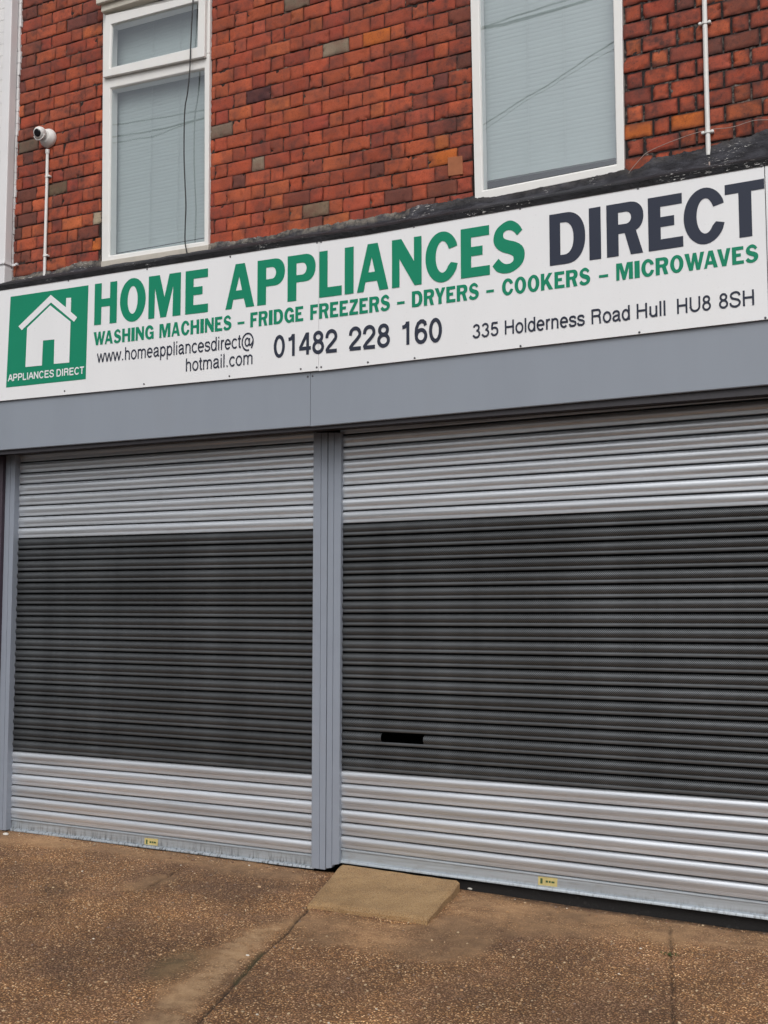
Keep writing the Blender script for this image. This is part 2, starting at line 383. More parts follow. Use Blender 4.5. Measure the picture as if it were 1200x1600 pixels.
smooth_p = [gp([(494, 1396), (437, 1432), (354, 1457), (317, 1486), (258, 1530), (228, 1565), (206, 1602), (150, 1690), (250, 1700), (304, 1598), (342, 1557), (387, 1511), (430, 1469), (480, 1419)]),
            gp([(-40, 1290), (486, 1345), (486, 1376), (380, 1370), (300, 1352), (150, 1330), (-40, 1318)]),
            gp([(715, 1380), (1300, 1462), (1300, 1480), (1130, 1478), (960, 1462), (820, 1462), (700, 1470), (668, 1440)]),
            gp([(168, 1390), (215, 1370), (262, 1362), (300, 1368), (238, 1388)]),
            gp([(478, 1420), (668, 1442), (760, 1460), (780, 1490), (640, 1500), (520, 1475), (450, 1470)])]
cement_p = [gp([(217, 1523), (250, 1494), (308, 1477), (319, 1487), (287, 1515), (250, 1532)]),
            gp([(402, 1505), (417, 1487), (444, 1494), (421, 1510)]), gp([(455, 1444), (478, 1421), (480, 1432), (462, 1450)])]
soil_p = [gp([(230, 1590), (248, 1560), (262, 1553), (270, 1562), (250, 1580)]), gp([(60, 1385), (100, 1380), (110, 1398), (70, 1402)])]
nx = int((GX1-GX0)/ST); ny = int((GY1-GY0)/ST)
gx = np.linspace(GX0, GX1, nx+1); gy = np.linspace(GY0, GY1, ny+1)
XX, YY = np.meshgrid(gx, gy)
def ground_z(x): return -0.004*(np.asarray(x)+5.6)
ZZ = ground_z(XX)
d1 = segd(XX, YY, crack1); d2 = segd(XX, YY, crack2); d3 = segd(XX, YY, crack3); d4 = segd(XX, YY, crack4); dm = segd(XX, YY, moss_l)
nz = np.array([noise.noise((x*4, y*4, 0)) for x, y in zip(XX.ravel(), YY.ravel())]).reshape(XX.shape)
nz2 = np.array([noise.noise((x*24, y*24, 3)) for x, y in zip(XX.ravel(), YY.ravel())]).reshape(XX.shape)
ZZ = ZZ + 0.006*nz + 0.0015*nz2
def cr(d, wdt): return np.clip(1-d/wdt, 0, 1)
dark = np.maximum.reduce([cr(d1+0.004*nz2, 0.012), 0.6*cr(d2+0.004*nz2, 0.010), 0.7*cr(d3+0.004*nz2, 0.011), 0.5*cr(d4+0.004*nz2, 0.011)])
ZZ = ZZ - 0.012*np.clip(dark*1.6, 0, 1)
# foot of the right-hand shutter lies a little lower and dirtier
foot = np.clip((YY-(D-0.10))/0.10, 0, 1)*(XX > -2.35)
ZZ = ZZ - 0.014*foot*np.clip((XX+2.4)/1.2, 0, 1)
moss = 0.8*cr(dm+0.008*nz2, 0.022)
def pmask(polys):
    m = np.zeros(XX.shape)
    for p in polys:
        xs = [q[0] for q in p]; ys = [q[1] for q in p]
        for j in np.where((gy > min(ys)) & (gy < max(ys)))[0]:
            for i in np.where((gx > min(xs)) & (gx < max(xs)))[0]:
                if inpoly(gx[i]+0.02*nz2[j, i], gy[j]+0.02*nz2[j, i], p): m[j, i] = 1
    k = np.hanning(37); k /= k.sum()
    for ax in (0, 1): m = np.apply_along_axis(lambda v: np.convolve(v, k, 'same'), ax, m)
    return m
smooth = np.clip(pmask(smooth_p)*0.75 + 0.38*np.clip(nz*1.6, 0, 1), 0, 1)
patch = pmask(cement_p[:1]); moss = np.maximum(moss, 0.66*patch*np.clip(0.85+0.5*nz2, 0, 1)); smooth = np.maximum(smooth, patch)
cement = np.maximum.reduce([0.62*pmask(cement_p[1:]), 0.48*pmask(smooth_p[:1])*(1-np.clip(patch*2, 0, 1))])
dark = np.maximum(dark, 0.45*pmask(soil_p))
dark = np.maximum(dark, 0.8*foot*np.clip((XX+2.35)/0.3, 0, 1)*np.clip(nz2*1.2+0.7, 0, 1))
pv = MB()
pv.v = [Vector((x, y, z)) for x, y, z in zip(XX.ravel(), YY.ravel(), ZZ.ravel())]
W1 = nx+1
pv.f = [(j*W1+i, j*W1+i+1, (j+1)*W1+i+1, (j+1)*W1+i) for j in range(ny) for i in range(nx)]
pv.m = [0]*len(pv.f)
pv.c = [tuple(q) for q in np.stack([smooth.ravel(), cement.ravel(), dark.ravel(), moss.ravel()], 1).tolist()]
pav = struct(pv.build('pavement', M_PAVE, smooth=True))
# loose and half-bedded pebbles of the exposed aggregate
def mk_pebble():
    t = NT('pebble_stone'); a = t.n('VertexColor', layer_name='tint'); n1 = t.noise(t.coord(), 150, 3)
    t.color(t.mix(1.0, a.outputs[0], t.ramp(n1, [(0.3, 0.75), (0.7, 1.15)]), 'MULTIPLY')); t.set(Roughness=0.75); return t.m
ph_ = (1+5**.5)/2
ICO = [Vector(v).normalized() for v in ((-1, ph_, 0), (1, ph_, 0), (-1, -ph_, 0), (1, -ph_, 0), (0, -1, ph_), (0, 1, ph_), (0, -1, -ph_), (0, 1, -ph_), (ph_, 0, -1), (ph_, 0, 1), (-ph_, 0, -1), (-ph_, 0, 1))]
ICF = [(0, 11, 5), (0, 5, 1), (0, 1, 7), (0, 7, 10), (0, 10, 11), (1, 5, 9), (5, 11, 4), (11, 10, 2), (10, 7, 6), (7, 1, 8), (3, 9, 4), (3, 4, 2), (3, 2, 6), (3, 6, 8), (3, 8, 9), (4, 9, 5), (2, 4, 11), (6, 2, 10), (8, 6, 7), (9, 8, 1)]
pb = MB(); npb = 0
PEBC = [(0.24, 0.125, 0.06), (0.36, 0.21, 0.10), (0.46, 0.30, 0.17), (0.16, 0.08, 0.045), (0.46, 0.34, 0.21), (0.22, 0.15, 0.11)]
while npb < 7300:
    edge_ = npb >= 7000
    x, y = rnd.uniform(-5.8, 0.4), rnd.uniform(2.1, 5.50)
    if edge_: x, y = (rnd.uniform(-5.6, 0.3), D-0.03-abs(rnd.gauss(0, 0.05)))
    i, j = int((x-GX0)/ST), int((y-GY0)/ST)
    if not edge_ and (smooth[j, i] > 0.42 and rnd.random() > 0.06 or cement[j, i] > 0.2): continue
    if RX_(x, y): continue
    r = rnd.choice((0.0028, 0.0035, 0.0035, 0.0045, 0.0045, 0.0055, 0.0068))*(1.25 if rnd.random() < 0.06 else 1)
    q = Matrix.Rotation(rnd.random()*6.28, 3, 'Z') @ Matrix.Rotation(rnd.uniform(-.5, .5), 3, 'X')
    sx_, sy2, sz = r*rnd.uniform(.9, 1.5), r*rnd.uniform(.8, 1.1), r*rnd.uniform(.45, .75)
    c0 = Vector((x, y, float(ZZ[j, i])+sz*0.25))
    col = rnd.choice(PEBC); kk_ = rnd.uniform(.8, 1.15)
    if rnd.random() < 0.012: col = (0.62, 0.56, 0.46)
    pb.add([c0+q @ Vector((v.x*sx_, v.y*sy2, v.z*sz)) for v in ICO], ICF, 0, (col[0]*kk_, col[1]*kk_, col[2]*kk_, 1)); npb += 1
po = pb.build('gravel', mk_pebble(), smooth=True); po['kind'] = 'stuff'
g = MB(); g.add([(-80, -90, -0.14), (80, -90, -0.14), (80, 60, -0.14), (-80, 60, -0.14)], [(0, 1, 2, 3)])
struct(g.build('road', M_ROAD))
g = MB(); g.box(-40, 40, 0.2, GY0+0.01, -0.13, -0.012)
k = struct(g.build('footway', M_STEP))

# concrete ramp: wedge with worn edges
RW = [G(524, 1354, 0.052), G(708, 1384, 0.040), G(668, 1435, 0.018), G(480, 1411, 0.008)]
RW[0].y = D-0.035; RW[1].y = D-0.035
ram = MB(); NXR, NYR = 40, 26
vs = []; fs = []
for j in range(NYR+1):
    for i in range(NXR+1):
        u, v_ = i/NXR, j/NYR
        p = (RW[0]*(1-u)+RW[1]*u)*(1-v_) + (RW[3]*(1-u)+RW[2]*u)*v_
        e = min(u*0.95, (1-u)*0.95, (1-v_)*0.45+0.002)
        p.z += 0.004*noise.noise((p.x*9, p.y*9, 1)) - 0.012*max(0, 1-e/0.025)**2
        p.x += 0.006*noise.noise((p.x*6, p.y*6, 7)); p.y += 0.006*noise.noise((p.x*5, p.y*6, 9))*v_
        vs.append(p)
n0 = len(vs)
for j in range(NYR):
    for i in range(NXR):
        a = j*(NXR+1)+i; fs.append((a, a+NXR+1, a+NXR+2, a+1))
ring = [i for i in range(NXR+1)] + [(j+1)*(NXR+1)-1 for j in range(1, NYR+1)] + [NYR*(NXR+1)+i for i in range(NXR-1, -1, -1)] + [j*(NXR+1) for j in range(NYR-1, 0, -1)]
for a in ring: vs.append(Vector((vs[a].x, vs[a].y, -0.06)))
for q in range(len(ring)):
    q2 = (q+1) % len(ring); fs.append((ring[q], ring[q2], n0+q2, n0+q))
ram.add(vs, fs)
o = ram.build('ramp', M_CONC, origin=tuple((RW[0]+RW[2])/2*Vector((1, 1, 0)) if False else ((RW[0].x+RW[2].x)/2, (RW[0].y+RW[2].y)/2, 0)), smooth=True, sharp=40)
tag(o, 'low worn concrete ramp lying on the pavement at the foot of the grey post', 'ramp')

# ================================================================== brick building
bld = thing('brick_building', (-3.0, D+0.2, 0), 'red brick shop building with two white upstairs windows above the sign', 'building')
WX = lambda px, py, yo=0.0: P(px, py, yo).x
W1L, W1R = WX(159.0, 300)-0.004, WX(326.5, 300)+0.004
W2L, W2R = WX(739.5, 200)-0.004, WX(973.8, 200)+0.004
ZT = 6.35; XL, XR = -5.70, 1.2
PER = 0.2765
BR, MO, MOR = 0, 1, 2
bm = MB()
over = [((1083, 104, 1108, 132), (0.02, 0.014, 0.013)), ((440, -8, 492, 10), (0.2016, 0.1559, 0.1119)), ((505, 57, 548, 90), (0.2542, 0.1946, 0.1384)), ((392, 246, 414, 276), (0.305, 0.2462, 0.1746)),
        ((471, 314, 518, 346), (0.2159, 0.15, 0.0976)), ((328, 194, 366, 220), (0.1946, 0.1441, 0.107)), ((28, 220, 62, 240), (0.1384, 0.1022, 0.0723)),
        ((82, 288, 103, 309), (0.1384, 0.0976, 0.0612)), ((142, 338, 157, 358), (0.42, 0.34, 0.24)), ((328, 330, 337, 352), (0.16, 0.13, 0.09)),
        ((669, 234, 698, 262), (0.5033, 0.1282, 0.0264)), ((1050, 168, 1092, 200), (0.5033, 0.1282, 0.0264)), ((978, 188, 1020, 212), (0.5033, 0.1282, 0.0264)),
        ((568, 42, 612, 72), (0.5033, 0.1282, 0.0264)), ((384, 135, 422, 158), (0.075, 0.028, 0.03)), ((135, 365, 160, 382), (0.5033, 0.1282, 0.0264)), ((672, 200, 700, 232), (0.40, 0.11, 0.035))]
PAL = [(0.3538, 0.0731, 0.0343), (0.3856, 0.0816, 0.037), (0.3334, 0.0671, 0.0343), (0.3042, 0.0595, 0.0343), (0.4078, 0.0931, 0.0413), (0.3486, 0.0773, 0.0413), (0.3642, 0.0731, 0.033)]
ORN = [(0.4423, 0.1079, 0.0428), (0.4249, 0.1028, 0.0413)]
DRK = [(0.1921, 0.053, 0.0364), (0.2141, 0.0564, 0.0364), (0.1585, 0.0497, 0.0378), (0.2374, 0.0564, 0.0351)]
def brick_color(c, region):
    px, py = PX(c)
    for (x0, y0, x1, y1), col in over:
        if x0 <= px <= x1 and y0 <= py <= y1: return (*col, 0.1)
    s = noise.noise((c.x*2.1, c.z*2.6, 5.0))*0.5 + noise.noise((c.x*6, c.z*6, 2.0))*0.35
    if region == 'L': pd = 0.09 + (0.35 if c.x < -5.40 else 0) + 0.15*s; po = 0.08; soot = 0.85
    elif region == 'M':
        pd = -0.03 + max(0, (px-520)/220)*0.34 + 0.28*s + (0.08 if py > 260 else 0); po = 0.17 - max(0, (px-450)/300)*0.2; soot = 0.55 + max(0, (px-540)/200)*0.5
    else: pd = 0.12 + 0.3*s; po = 0.07; soot = 1.0
    r = rnd.random()
    base = rnd.choice(DRK) if r < pd else rnd.choice(ORN) if r < pd+po else rnd.choice(PAL)
    k = rnd.uniform(0.98, 1.26)
    return (base[0]*k, base[1]*k*rnd.uniform(0.92, 1.1), base[2]*k, soot)
def brick(x0, x1, z0, z1, yf, region, det=1.0):
    w_, h_ = x1-x0, z1-z0
    if w_ < 0.012 or h_ < 0.02: return
    c = Vector(((x0+x1)/2, yf, (z0+z1)/2)); col = brick_color(c, region)
    px, py = PX(c)
    vis = -60 < px < 1260 and -60 < py < 480
    ni = max(3, int(w_/0.011)) if vis else 2; nj = 8 if vis else 2
    tilt = rnd.uniform(-0.0035, 0.0035); push = rnd.uniform(-0.003, 0.003); sd = rnd.random()*90
    jx = [rnd.uniform(-0.0013, 0.0013) for _ in range(4)]; jz = [rnd.uniform(-0.0016, 0.0016) for _ in range(4)]
    vs = []; rnd_r = 0.0035 if region != 'R' else 0.006
    for j in range(nj+1):
        for i in range(ni+1):
            u, v = i/ni, j/nj
            ox = (jx[0]*(1-u)+jx[1]*u)*(1-v)+(jx[2]*(1-u)+jx[3]*u)*v; oz = (jz[0]*(1-u)+jz[1]*u)*(1-v)+(jz[2]*(1-u)+jz[3]*u)*v
            x, z = x0+w_*u+ox, z0+h_*v+oz
            e = min(u*w_, (1-u)*w_, v*h_, (1-v)*h_)
            n = noise.noise((x*34+sd, z*34, sd)); nb = noise.noise((x*85+sd, z*85, sd))
            edge = max(0, 1-e/rnd_r)**1.6
            y = yf+push+tilt*(u-.5)*2 + 0.0016*n + 0.0009*nb + edge*0.0052*(0.75+0.6*n)
            if n > 0.42 and e < 0.014: y += 0.010*(n-0.42)/0.3
            if e < 1e-6: x += 0.0020*n*(1 if 0 < v < 1 else 0); z += 0.0026*n*(1 if 0 < u < 1 else 0)
            vs.append((x, y, z))
    W = ni+1; fs = [(j*W+i, j*W+i+1, (j+1)*W+i+1, (j+1)*W+i) for j in range(nj) for i in range(ni)]
    ring = list(range(W)) + [(j+1)*W-1 for j in range(1, nj+1)] + [nj*W+i for i in range(ni-1, -1, -1)] + [j*W for j in range(nj-1, 0, -1)]
    n0 = len(vs); cols = []
    for (x, y, z) in vs:                       # soot that has crept in from the joints
        e = min(x-x0, x1-x, (z-z0)*1.0, z1-z)
        n = noise.noise((x*28, z*28, 77)); rr = (0.017 if region == 'R' else 0.006)*(0.75+n*1.3)
        k = 1-(0.72 if region == 'R' else 0.35)*max(0.0, min(1.0, 1-e/max(rr, 0.002)))
        cols.append((col[0]*k, col[1]*(k*0.9+0.1*k*k), col[2]*k, col[3]))
    vs += [(vs[a][0], yf+0.03, vs[a][2]) for a in ring]; cols += [cols[a] for a in ring]
    fs += [(ring[q], n0+q, n0+(q+1) % len(ring), ring[(q+1) % len(ring)]) for q in range(len(ring))]
    bm.add(vs, fs, BR); bm.c += cols
def bond(xa, xb, za, zb, bedz, pitch, hx, hpar, per, region, jh, jb, warp=None):
    """Flemish bond: rows from bed line bedz; in rows of parity hpar a header starts at hx"""
    hdr = per*0.337; k0 = math.floor((za-bedz)/pitch); k = k0
    while bedz+k*pitch < zb:
        z0, z1 = bedz+k*pitch+jb/2, bedz+(k+1)*pitch-jb/2
        st = hx if (k-hpar) % 2 == 0 else hx+per/2+rnd.uniform(-.004, .004)
        n = math.floor((xa-st)/per)-1; xs = []
        while True:
            a = st+n*per
            xs += [a, a+hdr]
            if a > xb: break
            n += 1
        xs = [x+rnd.uniform(-.003, .003) for x in xs]
        for a, b in zip(xs[:-1], xs[1:]):
            a2, b2 = max(a, xa), min(b, xb)
            if b2-a2 < 0.02: continue
            f = (lambda x, z: z) if warp is None else warp
            dz = f((a2+b2)/2, z0)-z0
            brick(a2+(jh/2 if a2 > xa else 0.001), b2-(jh/2 if b2 < xb else 0.001), max(z0+dz, za), min(z1+dz, zb+0.03), D, region)
        k += 1
hl = P(87.5, 39).x; kz = P(95, 39).z
pl = 0.0888; bl = 5.122; par_l = math.floor((kz-bl)/pl)
bond(XL, W1L, 3.60, ZT, bl, pl, hl, par_l, 0.2765, 'L', 0.0040, 0.0080)
bond(W1R, W2L, 3.60, ZT, 4.554, 0.0903, -2.556, 0, 0.2765, 'M', 0.0040, 0.0080, lambda x, z: z+(z-4.55)*0.02*(x+2.65))
hr = P(1057.5, 55).x; kr = P(1070, 55).z; pr = 0.0915; brz = 4.042
bond(W2R, XR, 3.60, ZT, brz, pr, hr, math.floor((kr-brz)/pr), 0.272, 'R', 0.011, 0.0105)
# mortar bed behind the bricks, with the window openings left open
def mort(x0, x1, z0, z1, m): bm.box(x0, x1, D+0.009, D+0.22, z0, z1, m, (0.1, 0.1, 0.1, 1))
ZW1 = P(163, 30).z; 
mort(XL, W1L, 3.3, ZT, MO); mort(W1R, W2L, 3.3, ZT, MO); mort(W2R, XR, 3.3, ZT, MOR)
mort(W1L, W1R, 3.3, 3.72, MO); mort(W2L, W2R, 3.3, 3.72, MOR)
mort(W1L, W1R, 5.75, ZT, MO); mort(W2L, W2R, 5.9, ZT, MOR)
tt = MB(); tt.qbox([(699, 246), (722, 243), (723, 272), (700, 275.5)], -0.006, 0.03); 
wall = bm.build('wall', [M_BRICK, M_MORTAR, M_MORTAR_R], bld, smooth=True, sharp=50)
tt.build('terracotta_tile', M_TERRA, bld, bevel=0.003)
# dark rooms and floors behind windows and shutters
rb = MB()
rb.box(XL, XR, D+1.6, D+1.7, -0.2, ZT); rb.box(XL, XR, D+0.24, D+1.58, 3.3, 3.4); rb.box(XL, XR, D+0.24, D+1.58, ZT-0.1, ZT)
rb.box(XL, XL+0.1, D+0.24, D+1.58, -0.2, ZT-0.12); rb.box(XR-0.1, XR, D+0.24, D+1.58, -0.2, ZT-0.12)
rb.box(-3.2, -3.1, D+0.30, D+1.58, -0.2, ZT-0.12)
rb.build('interior_wall', M_DARK, bld)
st = MB(); st.box(-2.9, XR, D+0.03, D+0.3, -0.3, 0.028); st.build('threshold', M_STEP, bld, bevel=0.006)
st = MB(); st.box(XL, -3.2, D+0.03, D+0.3, -0.3, -0.003); st.build('threshold', M_STEP, bld, bevel=0.006)
lt = MB()
ll = P(157.5, 19, -0.07)
lt.box(ll.x, W1R+0.09, D-0.07, D+0.2, ll.z, ll.z+0.20); lt.box(ll.x-0.02, W1R+0.11, D-0.10, D-0.0705, ll.z+0.045, ll.z+0.12)
lt.build('lintel', M_LINTEL, bld, bevel=0.006)

# windows ------------------------------------------------------------
YF = -0.018
def xt(q): return q
wf = MB()
wf.frame([(160.4, 116.5), (327.3, 83), (325.3, 384), (158.8, 411.5)], [(172.5, 139), (318.3, 108), (318, 376), (170, 398.5)], YF, 0.075)
wf.frame([(161, 21), (328.4, -16), (327.3, 82.9), (160.4, 116.4)], [(173, 40), (311, 2), (309, 72), (171.5, 105)], YF, 0.075)
win1 = wf.build('window', M_UPVC, bld, bevel=0.003)
sf = MB(); sf.frame([(164.8, 23.5), (320.8, -10), (319.2, 88), (160.2, 121)], [(174.2, 38.3), (308.3, 2.5), (306.7, 73.3), (171.7, 105.8)], YF-0.028, 0.026, chamfer=0.010)
sf.build('sash', M_UPVC, win1, bevel=0.004)
def pane(q, yo, par, name='pane', m=None, th=0.006):
    p = MB(); a = [P(x, y, yo) for x, y in q]; p.hexa(a, [v+Vector((0, th, 0)) for v in a]); return p.build(name, m or M_GLASS, par)
def sheet(q, yo, par, name, m):
    p = MB(); p.add([P(x, y, yo) for x, y in q], [(3, 2, 1, 0)]); return p.build(name, m, par, recalc=False)
sheet([(173, 37), (309.5, 1.5), (308, 74.5), (170.5, 107)], YF-0.012, win1, 'pane', M_GLASS)
sheet([(171.5, 138), (319.5, 106.5), (319, 377), (169, 399.5)], YF+0.016, win1, 'pane', M_GLASS)
si = MB(); q = [P(157.5, 408.5, -0.05), P(325.6, 382, -0.05), P(325.0, 391, -0.05), P(157.5, 417.5, -0.05)]
si.hexa(q, [v+Vector((0, 0.12, 0)) for v in q]); si.build('sill', M_SILL, win1, bevel=0.004)
def blind(x0, x1, z0, z1, yo, par, pitch=0.024, ang=88, cord=()):
    b = MB(); z = z1; wd = 0.027; a = math.radians(ang)
    while z > z0:
        t = rnd.uniform(-0.05, 0.05); pts = []
        n = 4
        for k in range(n+1):
            s = (k/n-.5)*wd; crown = 0.0012*(1-(2*k/n-1)**2)
            pts.append((D+yo + s*math.cos(a+t) - crown*math.sin(a), z + s*math.sin(a+t) + crown*math.cos(a)))
        sag = rnd.uniform(-0.0008, 0.0008)
        b.add([(x0, y, zz) for y, zz in pts]+[(x1, y, zz+sag) for y, zz in pts], [(k, k+1, n+2+k, n+1+k) for k in range(n)])
        z -= pitch
    for cx in cord: b.box(cx-0.0012, cx+0.0012, D+yo-0.017, D+yo-0.0155, z0, z1)
    b.box(x0, x1, D+yo-0.012, D+yo+0.012, z0-0.028, z0-0.008)
    return b.build('blind', M_BLIND, par)
b1l, b1r = P(177, 300, 0.09).x, P(318, 300, 0.09).x
blind(b1l-0.0, b1r+0.1, P(250, 384, .09).z, 5.9, 0.09, win1, cord=(P(237, 330, .09).x, P(280, 330, .09).x))
# second window
wf = MB()
wf.frame([(731, -170), (968, -246), (975.4, 266.5), (742.0, 314.5)], [(746.0, -150), (952, -220), (962.2, 255), (754.4, 296)], YF, 0.075)
win2 = wf.build('window', M_UPVC, bld, bevel=0.003)
sheet([(745.3, -151), (953, -221), (963, 255.8), (753.6, 297)], YF+0.016, win2, 'pane', M_GLASS)
si = MB(); q = [P(742.5, 312.5, -0.012), P(975.6, 265.5, -0.012), P(973.5, 273, -0.012), P(743.5, 319.5, -0.012)]
si.hexa(q, [v+Vector((0, 0.09, 0)) for v in q]); si.build('sill', M_SILL, win2, bevel=0.003)
blind(P(752, 200, .09).x-0.08, P(962, 200, .09).x+0.1, P(840, 262, .09).z, 5.95, 0.09, win2, cord=(P(827, 200, .09).x, P(884, 200, .09).x))

# flashing between sign and brickwork --------------------------------
SIGN_Y = -0.285
top_px = [(-40, 452), (10, 436), (40, 430), (60, 424), (85, 424), (105, 416), (125, 409), (150, 408), (200, 404), (260, 396), (325, 383), (340, 378), (360, 376), (400, 372), (430, 366), (455, 360), (480, 356), (500, 352), (520, 350), (545, 345), (575, 341), (600, 334), (625, 330), (650, 323), (680, 318), (700, 314), (740, 306), (800, 300), (900, 280), (975, 262), (985, 268), (1000, 262), (1020, 247), (1040, 243), (1062, 239), (1085, 236), (1110, 228), (1140, 220), (1170, 214), (1200, 202), (1300, 180), (1500, 140)]
fl = MB(); N = 900; vs = []; cols = []
tx = [p[0] for p in top_px]; ty = [p[1] for p in top_px]
ROWS = 9
for i in range(N+1):
    px = -70 + (1560+70)*i/N
    py = np.interp(px, tx, ty)
    t = P(px, py, -0.012); cn = noise.noise((px*0.013, 2, 4)); t.z += 0.011*noise.noise((t.x*7, 0, 3)) + 0.007*noise.noise((t.x*31, 0, 3)) + 0.005*noise.noise((t.x*90, 0, 3))
    zb_ = np.interp(t.x, [-5.5, -3.28, -2.7, -0.58, 1], [3.625, 3.602, 3.590, 3.604, 3.61])
    lipz = zb_+0.006
    wallz = min(t.z, lipz+0.16)
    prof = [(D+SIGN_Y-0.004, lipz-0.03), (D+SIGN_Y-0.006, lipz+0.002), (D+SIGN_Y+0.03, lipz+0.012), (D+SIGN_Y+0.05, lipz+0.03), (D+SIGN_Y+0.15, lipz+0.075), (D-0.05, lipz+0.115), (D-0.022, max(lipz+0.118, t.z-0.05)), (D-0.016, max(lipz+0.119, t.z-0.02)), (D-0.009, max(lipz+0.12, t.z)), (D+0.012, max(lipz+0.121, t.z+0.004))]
    for k, (y, z) in enumerate(prof):
        am = 0 if k < 2 else 1
        dy = 0.003*noise.noise((t.x*11, k*1.3, 1))*am; dz = 0.004*noise.noise((t.x*13, k*1.7, 6))*am
        vs.append((t.x, y+dy - (0.004*am), z+dz))
        cement_ = 0.0
        if k >= 7: cement_ = (0.9 if px < 640 else 0.15)
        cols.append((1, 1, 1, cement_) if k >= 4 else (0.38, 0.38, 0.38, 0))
K = 10
fl.v = [Vector(v) for v in vs]; fl.c = cols
fl.f = [(i*K+k, (i+1)*K+k, (i+1)*K+k+1, i*K+k+1) for i in range(N) for k in range(K-1)]; fl.m = [0]*len(fl.f)
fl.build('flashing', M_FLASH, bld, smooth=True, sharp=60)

# ================================================================== neighbour: white painted brick, downpipe, plum pilaster
nb = thing('painted_building', (-7.0, D, 0), 'white painted brick building at the left edge of the photo', 'building')
nw = MB(); z = 3.3; row = 0
xe_px = [(33.5, 0), (32, 60), (29, 150), (26, 230), (24, 300), (21, 370), (19, 440)]
while z < 6.3:
    y_e = None
    # painted edge wanders along the brick joints
    py = [PX((-5.63, D, z))[1]][0]
    ex = P(np.interp(py, [p[1] for p in xe_px], [p[0] for p in xe_px]), py, -0.012).x
    x = ex + rnd.uniform(-0.008, 0.004); first = True
    while x > -8.6:
        L = (0.10 if (row % 2 == 0) == first else 0.19) if first else rnd.choice([0.185, 0.092]); first = False
        x0 = max(x-L, -8.7)
        a = [(x0+.0006, D-0.012, z+0.0880), (x-.0006, D-0.012+rnd.uniform(-.001, .001), z+0.0880), (x-.0006, D-0.012, z+0.0008), (x0+.0006, D-0.012+rnd.uniform(-.001, .001), z+0.0008)]
        nw.hexa(a, [(p[0], D+0.1, p[2]) for p in a]); x = x0
    z += 0.0888; row += 1
nw.box(-8.7, -5.66, D-0.0095, D+0.2, 3.2, 6.35)
nw.build('wall', M_WHITEBRICK, nb, bevel=0.0025)
pl_ = MB()
jl = P(9, 760, -0.05).x
pl_.box(-6.6, jl-0.012, D-0.07, D+0.3, -0.1, 2.526); pl_.box(-8.7, -6.61, D+0.05, D+0.3, -0.1, 3.19)
pl_.build('pilaster', M_PLUM, nb, bevel=0.006)

dp = thing('downpipe', (P(10, 300, -0.07).x, D-0.05, 3.6), 'white square rainwater downpipe against the painted brick edge', 'downpipe')
pp = MB(); q0 = P(15.5, 30, -0.085); q1 = P(8.6, 440, -0.085)
xr_ = (q0.x+q1.x)/2; q0.x = q1.x = xr_
zb = P(8.6, 444, -0.085).z
pp.box(xr_-0.072, xr_, D-0.085, D-0.02, zb, 6.3); pp.box(xr_-0.078, xr_+0.006, D-0.091, D-0.0145, zb, P(9, 416, -.085).z)
pp.build('pipe', M_PIPE, dp, bevel=0.006)
bk = MB(); bz = P(9, 411, -.09).z
bk.box(xr_-0.2, xr_+0.060, D-0.024, D-0.0155, bz-0.004, bz+0.012); bk.box(xr_-0.084, xr_+0.010, D-0.097, D-0.0245, bz-0.004, bz+0.012); bk.box(xr_+0.045, xr_+0.062, D-0.034, D-0.0245, bz-0.002, bz+0.012)
bk.build('bracket', M_PIPE, dp, bevel=0.002)

# ================================================================== grey fascia over the shutters
fas = thing('shop_fascia', (-3.0, D-0.27, 2.5), 'grey metal fascia panel running below the white sign over both shutters', 'fascia')
FY = -0.268
xs_ = P(485, 630, FY).x
zb_l = lambda x: np.interp(x, [-5.46, xs_], [2.526, 2.519]); zb_r = lambda x: np.interp(x, [xs_, -1.03, -0.6], [2.517, 2.536, 2.540])
def panel(xa, xb, zlo, ztop, name, n=30):
    m = MB(); vs = []
    for i in range(n+1):
        x = xa+(xb-xa)*i/n
        for z in (zlo(x), zlo(x)+0.004, ztop):
            y = D+FY+0.0012*noise.noise((x*3, z*2, 4)) + (0.003 if z == zlo(x) else 0)
            vs.append((x, y, z))
    for i in range(n+1):
        x = xa+(xb-xa)*i/n; vs.append((x, D+FY+0.02, zlo(x)))
    fs = [(i*3+k, (i+1)*3+k, (i+1)*3+k+1, i*3+k+1) for i in range(n) for k in (0, 1)]
    b0 = (n+1)*3
    fs += [(b0+i, b0+i+1, (i+1)*3, i*3) for i in range(n)]
    m.add(vs, fs); m.add([vs[0], vs[2], (xa, D+FY+0.02, ztop), (xa, D+FY+0.02, zlo(xa))], [(0, 1, 2, 3)])
    e = len(vs); m.add([vs[n*3], vs[n*3+2], (xb, D+FY+0.02, ztop), (xb, D+FY+0.02, zlo(xb))], [(3, 2, 1, 0)])
    return m.build(name, M_GREY, fas, recalc=False)
panel(-6.4, xs_-0.0012, zb_l, 2.87, 'panel'); panel(xs_+0.0012, 1.2, zb_r, 2.87, 'panel')
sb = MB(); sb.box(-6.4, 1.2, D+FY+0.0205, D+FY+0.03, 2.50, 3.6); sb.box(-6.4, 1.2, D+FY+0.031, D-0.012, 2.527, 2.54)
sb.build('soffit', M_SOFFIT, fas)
hb = MB(); hb.box(-6.39, 1.19, D-0.011, D+0.24, 2.80, 2.82); hb.build('shutter_box', M_DARK, fas)
def screw_mesh(r=0.0055):
    m = MB(); m.lathe((0, 0, 0), (0, -1, 0), [(0, r), (0.002, r), (0.0035, r*0.6)], 10)
    ob = m.build('screw', M_SCREW, None, origin=(0, 0, 0), smooth=True, sharp=35); me = ob.data
    bpy.data.objects.remove(ob); return me
SCR = screw_mesh()
